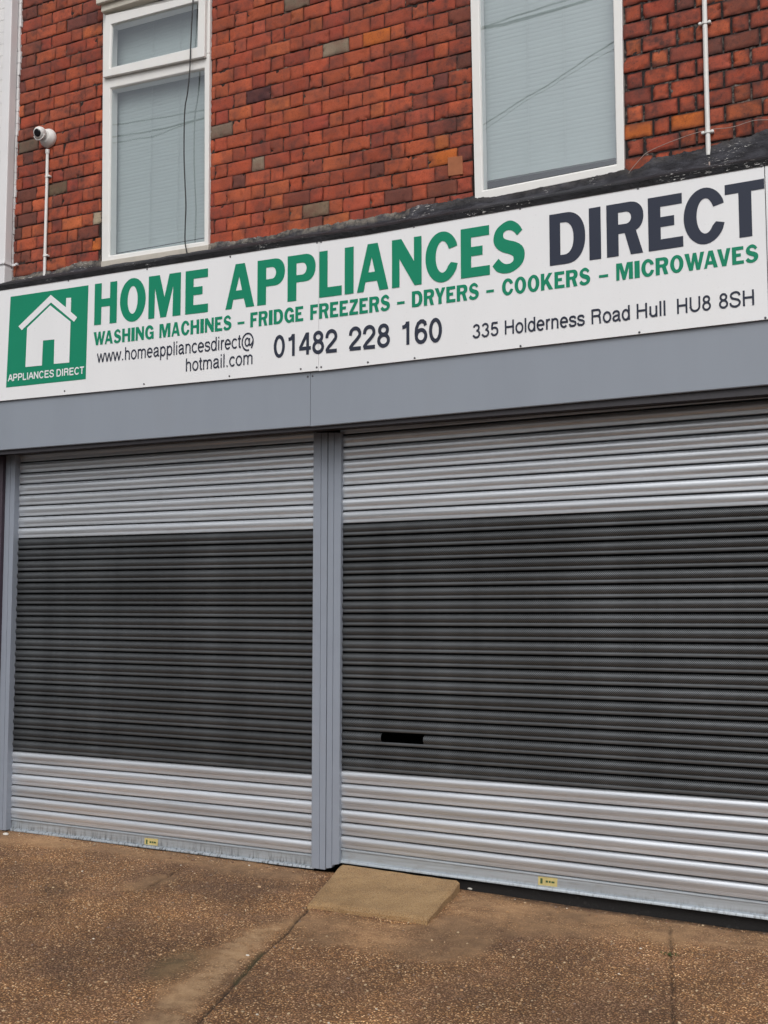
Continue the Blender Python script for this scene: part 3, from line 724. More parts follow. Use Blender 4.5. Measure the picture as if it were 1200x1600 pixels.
def screws(pts, yo, par):
    for x, y in pts:
        p = P(x, y, yo); o = bpy.data.objects.new('screw', SCR); C.objects.link(o); o.parent = par; o.location = p-ORG[par]; ORG[o] = p
screws([(481, 588.5), (488.5, 587.5)], FY, fas)

# ================================================================== sign
sg = thing('shop_sign', (-3.0, D+SIGN_Y, 3.2), 'long white shop sign with green and navy lettering and a house emblem', 'sign')
sx1 = P(498.3, 470, SIGN_Y).x; sx2 = P(1198, 380, SIGN_Y).x
pf = lambda pts: np.polyfit(*zip(*[(P(x, y, SIGN_Y).x, P(x, y, SIGN_Y).z) for x, y in pts]), 1)
TL_, TR_ = pf([(0, 450.5), (120, 432), (440, 382)]), pf([(580, 361.8), (1060, 277.5), (1200, 253.6)])
BL_, BR_ = pf([(0, 626.8), (120, 614.5), (440, 584.5)]), pf([(580, 570), (1060, 515), (1200, 498.4)])
for xa, xb, tp, bt in ((-6.4, sx1-0.001, TL_, BL_), (sx1+0.001, sx2-0.002, TR_, BR_), (sx2+0.002, 1.2, TR_, BR_)):
    m = MB(); n = 40; vs = []
    for i in range(n+1):
        x = xa+(xb-xa)*i/n
        for k in range(6):
            z = np.polyval(bt, x)*(1-k/5)+np.polyval(tp, x)*k/5
            vs.append((x, D+SIGN_Y+0.0012*noise.noise((x*1.7, z*1.7, 9)), z))
    fs = [(i*6+k, (i+1)*6+k, (i+1)*6+k+1, i*6+k+1) for i in range(n) for k in range(5)]
    nf = len(vs); ring = [i*6 for i in range(n+1)]+[n*6+k for k in range(1, 6)]+[i*6+5 for i in range(n-1, -1, -1)]+[k for k in range(4, 0, -1)]
    vs += [(vs[a][0], D+SIGN_Y+0.010, vs[a][2]) for a in ring]
    fs += [(ring[q], nf+q, nf+(q+1) % len(ring), ring[(q+1) % len(ring)]) for q in range(len(ring))]
    m.add(vs, fs); m.build('panel', M_SIGN, sg, smooth=True, sharp=40, recalc=False)
screws([(107, 438.5), (230, 420.5), (360, 401), (495.5, 379), (501.8, 378), (647, 354.5), (813, 326), (997, 294.5), (1190, 259.5),
        (101, 611), (225, 600), (358.5, 587.5), (495, 574), (502, 573.5), (648, 559.5), (813.5, 540.5), (999, 519), (1196, 496.5), (470, 576.5), (575, 566)], SIGN_Y-0.001, sg)
SY = D+SIGN_Y
# --- bold letter outlines (unit box) --------------------------------
def arc(cx, cy, rx, ry, a0, a1, n=14, e=1.0):
    out = []
    for i in range(n+1):
        a = math.radians(a0+(a1-a0)*i/n); c, s = math.cos(a), math.sin(a)
        out.append((cx+rx*math.copysign(abs(c)**e, c), cy+ry*math.copysign(abs(s)**e, s)))
    return out
def catmull(pts, n=5, closed=False):
    out = []; m = len(pts)
    for i in range(m-1):
        p0 = pts[max(i-1, 0)]; p1 = pts[i]; p2 = pts[i+1]; p3 = pts[min(i+2, m-1)]
        for k in range(n):
            t = k/n
            out.append(tuple(0.5*(2*p1[d]+(p2[d]-p0[d])*t+(2*p0[d]-5*p1[d]+4*p2[d]-p3[d])*t*t+(3*p1[d]-p0[d]-3*p2[d]+p3[d])*t**3) for d in (0, 1)))
    return out+[pts[-1]]
def rect(x0, y0, x1, y1): return [(x0, y0), (x0, y1), (x1, y1), (x1, y0)]
sq = lambda x, y: ((x-595)/340.0, (714-(y+.16*(x-765)))/546.0)
S_out = catmull([(0.93, 0.80), (0.80, 0.93), (0.58, 1.02), (0.35, 0.99), (0.12, 0.87), (0.035, 0.68), (0.12, 0.52), (0.30, 0.42), (0.52, 0.355), (0.64, 0.30), (0.645, 0.22), (0.56, 0.17), (0.42, 0.165), (0.30, 0.21), (0.19, 0.295)])
S_in = catmull([(0.0, 0.16), (0.15, 0.035), (0.42, -0.02), (0.70, 0.02), (0.93, 0.15), (0.995, 0.33), (0.92, 0.48), (0.72, 0.58), (0.50, 0.635), (0.36, 0.69), (0.345, 0.78), (0.43, 0.83), (0.56, 0.83), (0.68, 0.78), (0.765, 0.705)])
GL = {
 'H': [[(0, 0), (0, 1), (.31, 1), (.31, .615), (.69, .615), (.69, 1), (1, 1), (1, 0), (.69, 0), (.69, .425), (.31, .425), (.31, 0)]],
 'O': [arc(.5, .5, .5, .52, 0, 345, 32), arc(.495, .5, .195, .33, 0, 345, 28)],
 'M': [[(0, 0), (0, 1), (.345, 1), (.50, .47), (.645, 1), (1, 1), (1, 0), (.755, 0), (.765, .71), (.555, 0), (.38, 0), (.20, .70), (.19, 0)]],
 'E': [[(0, 0), (0, 1), (.985, 1), (.985, .805), (.36, .805), (.36, .61), (.755, .61), (.755, .425), (.36, .425), (.36, .195), (1, .195), (1, 0)]],
 'A': [[(0, 0), (.345, 1), (.665, 1), (1, 0), (.715, 0), (.64, .205), (.275, .205), (.215, 0)], [(.365, .40), (.475, .715), (.575, .40)]],
 'P': [[(0, 0), (0, 1)]+[(.60, 1)]+arc(.62, .70, .38, .30, 85, -85, 14, .9)+[(.32, .40), (.32, 0)], [(.32, .56), (.32, .82), (.50, .82)]+arc(.53, .69, .15, .13, 80, -80, 10)+[(.50, .56)]],
 'L': [[(0, 0), (0, 1), (.37, 1), (.37, .205), (1, .205), (1, 0)]],
 'I': [[(0, 0), (0, 1), (1, 1), (1, 0)]],
 'N': [[(0, 0), (0, 1), (.32, 1), (.745, .50), (.745, 1), (1, 1), (1, 0), (.76, 0), (.255, .585), (.255, 0)]],
 'C': [arc(.53, .5, .53, .52, 24, 336, 34)[0:0]+[(.99, .69)]+arc(.52, .5, .52, .52, 30, 328, 34)+[(1.0, .33), (.79, .37)]+arc(.535, .50, .215, .325, 322, 34, 24)+[(.735, .645)]],
 'D': [[(0, 0), (0, 1), (.45, 1)]+arc(.47, .5, .53, .50, 85, -85, 22, .9)+[(.45, 0)], [(.305, .185), (.305, .815), (.40, .815)]+arc(.41, .5, .265, .315, 80, -80, 18, .9)+[(.40, .185)]],
 'R': [[(0, 0), (0, 1), (.58, 1)]+arc(.62, .71, .38, .29, 85, -62, 12, .9)+[(.79, .455), (.975, 0), (.645, 0), (.49, .42), (.32, .42), (.32, 0)], [(.32, .595), (.32, .825), (.50, .825)]+arc(.53, .71, .14, .115, 80, -80, 10)+[(.50, .595)]],
 'T': [[(0, .82), (0, 1), (1, 1), (1, .82), (.67, .82), (.67, 0), (.345, 0), (.345, .82)]],
 'S': [S_out+S_in],
 'W': [[(0, 1), (.225, 0), (.415, 0), (.505, .52), (.59, 0), (.775, 0), (1, 1), (.80, 1), (.69, .40), (.60, 1), (.425, 1), (.325, .40), (.23, 1)]],
 'G': [[(.97, .70)]+arc(.51, .5, .51, .52, 28, 300, 32)+[(.80, .04), (.82, .10), (.85, 0), (1, 0), (1, .535), (.55, .535), (.55, .36), (.73, .36), (.72, .25)]+arc(.52, .48, .215, .315, 305, 40, 22)+[(.71, .655)]],
 'F': [[(0, 0), (0, 1), (1, 1), (1, .80), (.38, .80), (.38, .585), (.85, .585), (.85, .39), (.38, .39), (.38, 0)]],
 'Z': [[(0, 0), (0, .19), (.58, .805), (.06, .805), (.06, 1), (.98, 1), (.98, .82), (.40, .195), (1, .195), (1, 0)]],
 'Y': [[(.34, 0), (.34, .40), (0, 1), (.34, 1), (.51, .65), (.69, 1), (1, 1), (.65, .40), (.65, 0)]],
 'K': [[(0, 0), (0, 1), (.29, 1), (.29, .58), (.64, 1), (.965, 1), (.60, .59), (1, 0), (.66, 0), (.40, .385), (.29, .25), (.29, 0)]],
 'V': [[(.35, 0), (0, 1), (.31, 1), (.505, .36), (.70, 1), (1, 1), (.66, 0)]],
 '-': [[(0, .30), (0, .46), (1, .46), (1, .30)]],
}
ADV = dict(A=.60, C=.58, D=.60, E=.50, F=.47, G=.62, H=.60, I=.24, K=.61, L=.47, M=.78, N=.60, O=.60, P=.55, R=.58, S=.54, T=.52, V=.58, W=.88, Y=.58, Z=.52)
ADV['-'] = .33
def line_fit(pts, deg=2):
    return np.polyfit(*zip(*[(P(x, y, SIGN_Y).x, P(x, y, SIGN_Y).z) for x, y in pts]), deg)
def put_glyph(m, ch, xa, xb, capf, basef, yl):
    """xa, xb: sign-plane x of the letter box at its foot and head ((foot, head) pairs)"""
    loops = GL[ch]
    def mp(p):
        u, v = p; xl = xa[0]*(1-v)+xa[1]*v; xr = xb[0]*(1-v)+xb[1]*v
        x = xl*(1-u)+xr*u; b, c = np.polyval(basef, x), np.polyval(capf, x)
        return Vector((x, yl, b*(1-v)+c*v))
    flat = [p for lp in loops for p in lp]
    tri = tessellate_polygon([[Vector((p[0], p[1], 0)) for p in lp] for lp in loops])
    fs = []
    for t in tri:
        a, b, c = (flat[i] for i in t)
        cr_ = (b[0]-a[0])*(c[1]-a[1])-(b[1]-a[1])*(c[0]-a[0])
        fs.append(tuple(t) if cr_ > 0 else tuple(reversed(t)))
    m.add([mp(p) for p in flat], fs)
cap1 = line_fit([(149, 444), (234, 433), (290.8, 424), (325.8, 419.3), (402.7, 407.4), (449.6, 399.5), (498.6, 392.5), (538.9, 387.6), (612.7, 376.7), (659, 369.6), (720, 359.8), (765, 352.5), (859, 336), (921, 325.5), (948, 320), (1013, 310.3), (1067, 300.8), (1133, 290), (1195, 278.7)])
bas1 = line_fit([(147, 509), (289.5, 492), (324.7, 487), (352.8, 483.5), (397.8, 477.4), (449.6, 471), (498.6, 466), (534, 461.5), (558, 458), (607, 452), (659, 445), (720, 436), (765, 430), (858.8, 415.5), (920.7, 406), (948, 402.8), (1013, 393), (1067, 385), (1170, 370.5)])
def px_line(ch, xl, xr, capf, basef, m, yl, capy, basy):
    """letter between photo columns xl..xr (at the letter's middle height)"""
    pa = P(xl, (np.interp(xl, *capy)+np.interp(xl, *basy))/2, SIGN_Y).x; pb = P(xr, (np.interp(xr, *capy)+np.interp(xr, *basy))/2, SIGN_Y).x
    put_glyph(m, ch, (pa, pa), (pb, pb), capf, basef, yl)
CY = ([147, 400, 614, 860, 1195], [444.3, 407.8, 376.5, 336, 278.7]); BY = ([147, 400, 614, 860, 1195], [509, 477.2, 451, 415.3, 367.5])
VY = SY-0.0022
for word in ((('H', 148, 183), ('O', 187.8, 228), ('M', 232.5, 282.7), ('E', 290, 325.5)),
             (('A', 352.8, 397.8), ('P', 402.5, 445.4), ('P', 449.6, 493.4), ('L', 499.2, 534.3), ('I', 538.9, 552.8), ('A', 558, 607), ('N', 612.7, 659), ('C', 665, 715.3), ('E', 720.2, 765.4), ('S', 769.5, 820.2)),
             (('D', 858.8, 914.6), ('I', 920.7, 939), ('R', 948, 1005.8), ('E', 1013, 1067), ('C', 1068.3, 1132), ('T', 1133.3, 1195.2))):
    g1 = MB()
    for ch, a, b in word: px_line(ch, a, b, cap1, bas1, g1, VY, CY, BY)
    g1.build('title_word', M_NAVY if word[0][0] == 'D' else M_GREEN, sg, recalc=False)
cs = [(146.4, 519.4), (250, 507), (391.4, 488.2), (474, 478.4), (485, 475.6), (643.8, 456.6), (963, 412), (1161, 384.5)]
bs = [(149, 540), (250, 528.4), (391.4, 511), (474, 500.7), (485, 499.7), (643.8, 482), (963, 439), (1161.6, 411.5)]
cap2, bas2 = line_fit(cs), line_fit(bs)
CY2 = tuple(zip(*cs)); BY2 = tuple(zip(*bs))
for word, a, b in (('WASHING', 146.4, 240.4), ('MACHINES', 249.4, 362), ('-', 371.5, 382.3), ('FRIDGE', 391.4, 474.2), ('FREEZERS', 485, 609.6), ('-', 620.6, 632.5), ('DRYERS', 643.8, 748.4), ('-', 760, 772), ('COOKERS', 784.6, 922.5), ('-', 936, 950.4), ('MICROWAVES', 963, 1185)):
    pa = P(a, np.interp(a, *CY2)*.5+np.interp(a, *BY2)*.5, SIGN_Y).x; pb = P(b, np.interp(b, *CY2)*.5+np.interp(b, *BY2)*.5, SIGN_Y).x
    g2 = MB(); gaps = 0.075; tot = sum(ADV[c] for c in word)+gaps*(len(word)-1)
    kern = {('A', 'V'): -.09, ('V', 'A'): -.09, ('W', 'A'): -.10, ('A', 'W'): -.08, ('R', 'Y'): -.04, ('Y', 'E'): -.02, ('O', 'W'): -.03, ('V', 'E'): -.02}
    tot += sum(kern.get((p, q), 0) for p, q in zip(word, word[1:])); x = 0; sc = (pb-pa)/tot
    for i, c in enumerate(word):
        put_glyph(g2, c, (pa+x*sc,)*2, (pa+(x+ADV[c])*sc,)*2, cap2, bas2, VY)
        x += ADV[c]+gaps+(kern.get((c, word[i+1]), 0) if i+1 < len(word) else 0)
    g2.build('dash' if word == '-' else 'product_word', M_GREEN, sg, recalc=False)
# --- thin grotesque lettering from strokes --------------------------
def bow(cx, cy, rx, ry, a0, a1, n=16): return arc(cx, cy, rx, ry, a0, a1, n)
TH = {
 '0': (.556, [bow(.278, .355, .185, .315, 90, 450, 26)]),
 '1': (.556, [[(.335, 0), (.335, .71)], [(.12, .545), (.22, .56), (.29, .61), (.315, .69)]]),
 '2': (.556, [[(.085, .46)]+bow(.275, .50, .185, .175, 170, -25, 14)+[(.34, .32), (.17, .18), (.095, .09), (.085, .042)], [(.055, .042), (.50, .042)]]),
 '3': (.556, [bow(.265, .525, .165, .15, 165, -85, 14), bow(.265, .21, .195, .175, 88, -165, 16)]),
 '4': (.556, [[(.36, .68), (.065, .215)], [(.03, .205), (.525, .205)], [(.385, 0), (.385, .71)]]),
 '5': (.556, [[(.14, .665), (.48, .665)], [(.155, .69), (.115, .345)], bow(.27, .235, .195, .195, 148, -160, 16)]),
 '6': (.556, [bow(.285, .225, .18, .185, 0, 360, 22), [(.455, .53), (.43, .62), (.36, .67), (.28, .67), (.18, .61), (.115, .48), (.095, .32), (.105, .22)]]),
 '8': (.556, [bow(.278, .53, .155, .14, 0, 360, 20), bow(.278, .21, .19, .17, 0, 360, 22)]),
 'H': (.722, [[(.12, 0), (.12, .72)], [(.60, 0), (.60, .72)], [(.12, .375), (.60, .375)]]),
 'R': (.722, [[(.12, 0), (.12, .72)], [(.12, .678), (.44, .678)]+bow(.45, .53, .135, .148, 85, -85, 10)+[(.12, .382)], [(.45, .382), (.55, .32), (.57, .20), (.59, .0)]]),
 'U': (.722, [[(.115, .72), (.115, .26)]+bow(.36, .26, .245, .215, 180, 360, 14)+[(.605, .72)]]),
 'S': (.667, [catmull([(.57, .53), (.53, .63), (.42, .685), (.29, .685), (.16, .63), (.115, .53), (.18, .43), (.33, .375), (.49, .325), (.575, .215), (.53, .10), (.40, .038), (.25, .04), (.12, .10), (.075, .22)], 4)]),
 'A': (.667, [[(.035, 0), (.315, .70)], [(.635, 0), (.35, .70)], [(.15, .245), (.515, .245)]]),
 'P': (.667, [[(.12, 0), (.12, .72)], [(.12, .678), (.40, .678)]+bow(.41, .505, .175, .172, 85, -85, 10)+[(.12, .333)]]),
 'L': (.556, [[(.115, 0), (.115, .72)], [(.115, .042), (.52, .042)]]),
 'I': (.278, [[(.139, 0), (.139, .72)]]),
 'N': (.722, [[(.115, 0), (.115, .72)], [(.605, 0), (.605, .72)], [(.13, .69), (.59, .03)]]),
 'C': (.722, [bow(.37, .36, .27, .325, 38, 322, 24)]),
 'E': (.667, [[(.12, 0), (.12, .72)], [(.12, .678), (.60, .678)], [(.12, .375), (.56, .375)], [(.12, .042), (.61, .042)]]),
 'D': (.722, [[(.12, 0), (.12, .72)], [(.12, .678), (.34, .678)]+bow(.36, .36, .255, .318, 85, -85, 14)+[(.12, .042)]]),
 'T': (.611, [[(.305, 0), (.305, .70)], [(.03, .678), (.58, .678)]]),
 'h': (.556, [[(.11, 0), (.11, .72)], [(.11, .33)]+bow(.28, .34, .165, .15, 165, 0, 10)+[(.445, 0)]]),
 'n': (.556, [[(.11, 0), (.11, .53)], [(.11, .33)]+bow(.28, .34, .165, .15, 165, 0, 10)+[(.445, 0)]]),
 'u': (.556, [[(.445, 0), (.445, .53)], [(.11, .53), (.11, .19)]+bow(.275, .19, .165, .15, 180, 345, 10)+[(.445, .20)]]),
 'm': (.833, [[(.11, 0), (.11, .53)], [(.11, .35)]+bow(.265, .36, .15, .13, 165, 0, 8)+[(.415, 0)], [(.415, .35)]+bow(.57, .36, .15, .13, 165, 0, 8)+[(.72, 0)]]),
 'o': (.556, [bow(.278, .265, .205, .235, 0, 360, 22)]),
 'e': (.556, [[(.08, .275), (.475, .275)]+bow(.278, .265, .20, .235, 5, 318, 20)]),
 'c': (.50, [bow(.275, .265, .205, .235, 42, 318, 18)]),
 'a': (.556, [[(.085, .37)]+bow(.26, .385, .165, .115, 160, 0, 10)+[(.425, .09), (.46, .035), (.52, .045)], [(.425, .305), (.22, .27), (.11, .225), (.085, .14), (.13, .06), (.22, .035), (.34, .07), (.425, .17)]]),
 'p': (.556, [[(.10, -.20), (.10, .53)], bow(.29, .265, .185, .235, 0, 360, 20)]),
 'd': (.556, [[(.455, 0), (.455, .72)], bow(.265, .265, .185, .235, 0, 360, 20)]),
 'l': (.222, [[(.111, 0), (.111, .72)]]),
 'i': (.222, [[(.111, 0), (.111, .53)], [(.111, .63), (.111, .72)]]),
 'r': (.333, [[(.11, 0), (.11, .53)], [(.11, .33), (.15, .44), (.22, .485), (.315, .485)]]),
 's': (.50, [catmull([(.425, .375), (.38, .465), (.27, .49), (.14, .47), (.085, .385), (.15, .30), (.29, .265), (.41, .21), (.43, .12), (.35, .05), (.23, .038), (.11, .06), (.06, .155)], 4)]),
 't': (.278, [[(.135, .67), (.135, .10), (.17, .045), (.255, .045)], [(.02, .49), (.255, .49)]]),
 'w': (.722, [[(.04, .53), (.195, .02)], [(.195, .02), (.36, .51)], [(.36, .51), (.525, .02)], [(.525, .02), (.685, .53)]]),
 '.': (.278, [[(.14, 0), (.14, .095)]]),
 '@': (1.015, [bow(.51, .28, .43, .44, -50, 285, 32), bow(.47, .27, .16, .20, 0, 360, 18), [(.66, .47), (.63, .17), (.68, .10), (.78, .12), (.88, .22), (.935, .33)]]),
}
def stroke(m, pts, wd, mp, y):
    pts = [Vector((p[0], p[1])) for p in pts]
    closed = (pts[0]-pts[-1]).length < 1e-4
    if closed: pts = pts[:-1]
    n = len(pts); L = []; R_ = []
    for i in range(n):
        a = pts[(i-1) % n] if (closed or i > 0) else None; b = pts[(i+1) % n] if (closed or i < n-1) else None
        d1 = (pts[i]-a).normalized() if a is not None else None; d2 = (b-pts[i]).normalized() if b is not None else None
        d1 = d1 or d2; d2 = d2 or d1
        t = (d1+d2).normalized(); nn = Vector((-t.y, t.x)); k = min(1.6, 1/max(0.3, nn.dot(Vector((-d1.y, d1.x)))))
        L.append(pts[i]+nn*wd/2*k); R_.append(pts[i]-nn*wd/2*k)
    vs = [mp(p, y) for p in L]+[mp(p, y) for p in R_]
    fs = [(n+i, n+(i+1) % n, (i+1) % n, i) for i in range(n if closed else n-1)]
    m.add(vs, fs)
def thin_text(m, word, a, b, base, height, wd=.088):
    """base: (x,y) photo points along the base line; height: (x, em height px) pairs, both read off the survey"""
    bf = line_fit(base, 1)
    bx, by_ = zip(*base); hx_, hy_ = zip(*height)
    def world_x(px): return P(px, np.interp(px, bx, by_)-np.interp(px, hx_, hy_)*.35, SIGN_Y).x
    def world_h(px):
        q = np.interp(px, bx, by_); return P(px, q-np.interp(px, hx_, hy_), SIGN_Y).z-P(px, q, SIGN_Y).z
    pa, pb = world_x(a), world_x(b); hh = (world_h(a)+world_h(b))/2/0.72
    lo = min(p[0] for st in TH[word[0]][1] for p in st)-wd/2
    x = 0; places = []
    for c in word: places.append(x); x += TH[c][0]
    hi = places[-1]+max(p[0] for st in TH[word[-1]][1] for p in st)+wd/2
    sc = (pb-pa)/(hi-lo)
    k = 0
    for c, x0 in zip(word, places):
        for st in TH[c][1]:
            # strokes keep their weight although the letters are set narrow
            def mp(p, y, x0=x0):
                wx = pa+(x0+p[0]-lo)*sc; return Vector((wx, y, np.polyval(bf, wx)+p[1]*hh))
            stroke(m, st, wd, mp, VY-0.00012*(k % 5)); k += 1
eb = [(151.7, 567.3), (380, 543.3), (400, 541.3)]
em = MB(); thin_text(em, 'www.homeappliancesdirect@', 151.7, 396.8, eb, [(151, 19.5), (396, 22)], .092)
em.build('email_line', M_NAVY, sg, recalc=False); em = MB()
hb_ = [(290.7, 580.8), (394.6, 569)]
thin_text(em, 'hotmail.com', 290.7, 394.8, hb_, [(290, 20.3), (395, 21.5)], .092)
em.build('email_line', M_NAVY, sg, recalc=False)
pb_ = [(427.6, 559.3), (690.8, 533.5)]
for wd_, a, b in (('01482', 428, 528.8), ('228', 544.3, 609.6), ('160', 626.5, 690.8)):
    ph = MB(); thin_text(ph, wd_, a, b, pb_, [(428, 34.5), (690, 37.5)], .118); ph.build('phone_digits', M_NAVY, sg, recalc=False)
ab = [(738, 528.8), (789, 523.2), (924, 507.4), (1058, 490.8), (1178, 476.5)]
for wd_, a, b in (('335', 738.4, 779.4), ('Holderness', 789, 914), ('Road', 924.4, 984.4), ('Hull', 995, 1040), ('HU8', 1058, 1111), ('8SH', 1123.5, 1178.5)):
    ad = MB(); thin_text(ad, wd_, a, b, ab, [(738, 21.8), (1178, 24.5)], .106); ad.build('address_word', M_NAVY, sg, recalc=False)
# --- house emblem
lq = [P(x, y, SIGN_Y-0.001) for x, y in ((16.6, 463.7), (138.3, 445.7), (134, 592.3), (9.6, 605.5))]
lg = MB(); lg.add([Vector((p.x, SY-0.0016, p.z)) for p in lq], [(3, 2, 1, 0)])
emb = lg.build('emblem', M_GREEN, sg, recalc=False)
he = MB()
def cp(x, y): return P(x/8.276, 440+y/8.276, SIGN_Y-0.002)
def poly(m, pts, yl):
    v = [cp(*p) for p in pts]; v = [Vector((p.x, yl, p.z)) for p in v]
    tri = tessellate_polygon([[Vector((p.x, p.z, 0)) for p in v]]); fs = []
    for t in tri:
        a, b, c = (v[i] for i in t); s = (b.x-a.x)*(c.z-a.z)-(b.z-a.z)*(c.x-a.x)
        fs.append(tuple(t) if s > 0 else tuple(reversed(t)))
    m.add(v, fs)
poly(he, [(240, 580), (658, 172), (854, 334), (858, 212), (922, 208), (917, 390), (998, 462), (958, 520), (660, 270), (283, 628)], SY-0.003)
he.build('emblem_roof', M_SIGN, emb, recalc=False); he = MB()
poly(he, [(330, 1105), (352, 600), (652, 308), (914, 518), (897, 1047), (697, 1064), (705, 748), (558, 762), (543, 1085)], SY-0.003)
he.build('emblem_house', M_SIGN, emb, recalc=False)
lb = [(12.7, 596.3), (132.3, 584)]
VYo = VY; VY = SY-0.003
for wd_, a, b in (('APPLIANCES', 12.7, 84.8), ('DIRECT', 88.8, 132.5)):
    lt_ = MB(); thin_text(lt_, wd_, a, b, lb, [(12, 10.8), (132, 11.2)], .13); lt_.build('emblem_word', M_SIGN, emb, recalc=False)

# ================================================================== roller shutters
PITCH_Z = 0.0747
PROF = [(0.0, 0.018), (0.040, 0.0), (0.065, -0.0062), (0.12, -0.0105), (0.20, -0.0136), (0.29, -0.0150), (0.38, -0.0150), (0.47, -0.0138), (0.55, -0.0115), (0.62, -0.0090), (0.66, -0.0080), (0.70, -0.0078), (0.80, -0.0076), (0.89, -0.0074), (0.918, -0.0066), (0.930, 0.010), (1.0, 0.018)]
PERF_PROF = [(0.0, 0.022), (0.045, 0.002), (0.075, -0.0055), (0.12, -0.0100), (0.19, -0.0136), (0.27, -0.0158), (0.35, -0.0162), (0.43, -0.0152), (0.51, -0.0126), (0.58, -0.0086), (0.635, -0.0040), (0.655, -0.0040), (0.675, -0.0072), (0.76, -0.0082), (0.865, -0.0080), (0.890, -0.0060), (0.902, 0.012), (1.0, 0.022)]
def slats(m, xl, xr, ztop, zbot, n, first_m=0, edge_m=None, slot=None, nxs=24, prof=None):
    """n laths hung between ztop(x) and zbot(x)"""
    for k in range(n):
        w1_, w2_ = rnd.uniform(-0.0008, 0.0008), rnd.uniform(-0.0012, 0.0012)
        tone = rnd.choice((0.86, 0.93, 0.97, 1.0, 1.0, 1.06, 1.10)); 
        xL = lambda z: np.interp(z, *xl); xR = lambda z: np.interp(z, *xr)
        rows = prof or PROF
        segs = [(0, len(rows)-1, None)]
        if slot and slot[0] == k:
            i_s = 11
            segs = [(0, i_s, slot[1:]), (i_s, len(rows)-1, None)]
        for r0, r1, gap in segs:
            parts_ = [(None, None)] if gap is None else [(None, gap[0]), (gap[1], None)]
            for ga, gb in parts_:
                vs = []; fs = []; ms = []
                nn = nxs
                for i in range(nn+1):
                    for t, y in rows[r0:r1+1]:
                        zc = 0.5*(ztop(-3)+zbot(-3))
                        xa = xL(zc) if ga is None or gap is None and True else gap[1]
                        if gap is not None: xa, xb = (xL(zc), gap[0]) if ga is None else (gap[1], xR(zc))
                        else: xa, xb = xL(zc), xR(zc)
                        x = xa+(xb-xa)*i/nn
                        zt = ztop(x); zb2 = zbot(x); f = (k+t)/n
                        z = zt*(1-f)+zb2*f
                        yy = D+0.012+y+0.0015*noise.noise((x*0.9, k*3.1, 2))+w1_+w2_*math.sin(x*1.3+k)
                        if t > 0.9: pass
                        vs.append((x, yy, z))
                R0 = r1-r0+1
                for i in range(nn):
                    for q in range(R0-1):
                        fs.append((i*R0+q, i*R0+q+1, (i+1)*R0+q+1, (i+1)*R0+q))
                b0 = len(m.v); m.v += [Vector(v) for v in vs]; m.c += [(tone*g_, tone*g_, tone*1.01*g_, 1) for i in range(nn+1) for g_ in [0.35 if y > 0.008 else 1.0 for t, y in rows[r0:r1+1]]]; m.f += [tuple(b0+a for a in f) for f in fs]  # groove rows get darker vertex colour, painting in shade between the laths
                m.m += [(edge_m if (edge_m is not None and (q+r0) >= 11) else first_m) for i in range(nn) for q in range(R0-1)]
def line_z(p0, p1):
    a, b = P(*p0), P(*p1); return lambda x: a.z+(b.z-a.z)*(x-a.x)/(b.x-a.x)
def shutter(name, label, loc, xl, xr, top, mid1, mid2, bot, slot, sticker, nup=9):
    sh = thing(name, loc, label, 'shutter', 'roller shutters closed over the shop front')
    rail_top = lambda x: bot(x)+0.078
    m = MB(); up = lambda x: mid1(x)+PITCH_Z*nup
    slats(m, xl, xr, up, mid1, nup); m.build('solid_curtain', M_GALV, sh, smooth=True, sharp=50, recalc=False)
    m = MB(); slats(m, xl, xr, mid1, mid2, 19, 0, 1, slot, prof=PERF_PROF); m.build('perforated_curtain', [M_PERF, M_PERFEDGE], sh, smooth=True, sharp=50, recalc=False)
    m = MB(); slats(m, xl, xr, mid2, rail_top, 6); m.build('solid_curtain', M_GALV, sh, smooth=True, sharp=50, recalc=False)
    # bottom rail: T section
    r = MB(); n = 40; vs = []
    prof = [(0.006, 0.080), (-0.006, 0.078), (-0.007, 0.070), (0.001, 0.066), (0.001, 0.018), (-0.010, 0.013), (-0.014, 0.006), (-0.014, 0.0), (0.02, 0.0), (0.02, 0.08)]
    xa, xb = np.interp(0, *xl), np.interp(0, *xr)
    for i in range(n+1):
        x = xa+(xb-xa)*i/n
        for y, z in prof: vs.append((x, D+0.008+y+0.001*noise.noise((x*2, 1, 1)), bot(x)+z+0.001*noise.noise((x*3, 5, 1))))
    K = len(prof); fs = [(i*K+q, i*K+q+1, (i+1)*K+q+1, (i+1)*K+q) for i in range(n) for q in range(K-1)]
    fs += [tuple(range(K))[::-1], tuple(n*K+q for q in range(K))]
    r.add(vs, fs); r.build('bottom_rail', M_RAIL, sh, smooth=True, sharp=30, recalc=True)
    s = MB(); q = sticker; a = [P(x, y, 0.0085) for x, y in q]; s.hexa([p for p in a], [p+Vector((0, 0.0006, 0)) for p in a])
    stk = s.build('sticker', M_YELLOW, sh)
    s = MB()
    def sub(u0, u1, v0, v1):
        f = lambda u, v: (a[0]*(1-u)+a[1]*u)*(1-v)+(a[3]*(1-u)+a[2]*u)*v
        b = [f(u0, v0), f(u1, v0), f(u1, v1), f(u0, v1)]; b = [p+Vector((0, -0.0012, 0)) for p in b]; s.add(b, [(3, 2, 1, 0)])
    sub(.12, .24, .2, .8); sub(.40, .52, .38, .62); sub(.56, .66, .38, .62); sub(.70, .86, .40, .62)
    s.build('sticker_print', M_LABELGREEN, stk, recalc=False)
    return sh
def guide(m_name, sh, strips):
    """strips: (TL, TR, BR, BL photo points, set-forward, depth)"""
    m = MB()
    for q, yo, dp_ in strips:
        m.qbox(q, yo, dp_)
    return m.build('guide_rail', M_GREY2, sh, bevel=0.0012)
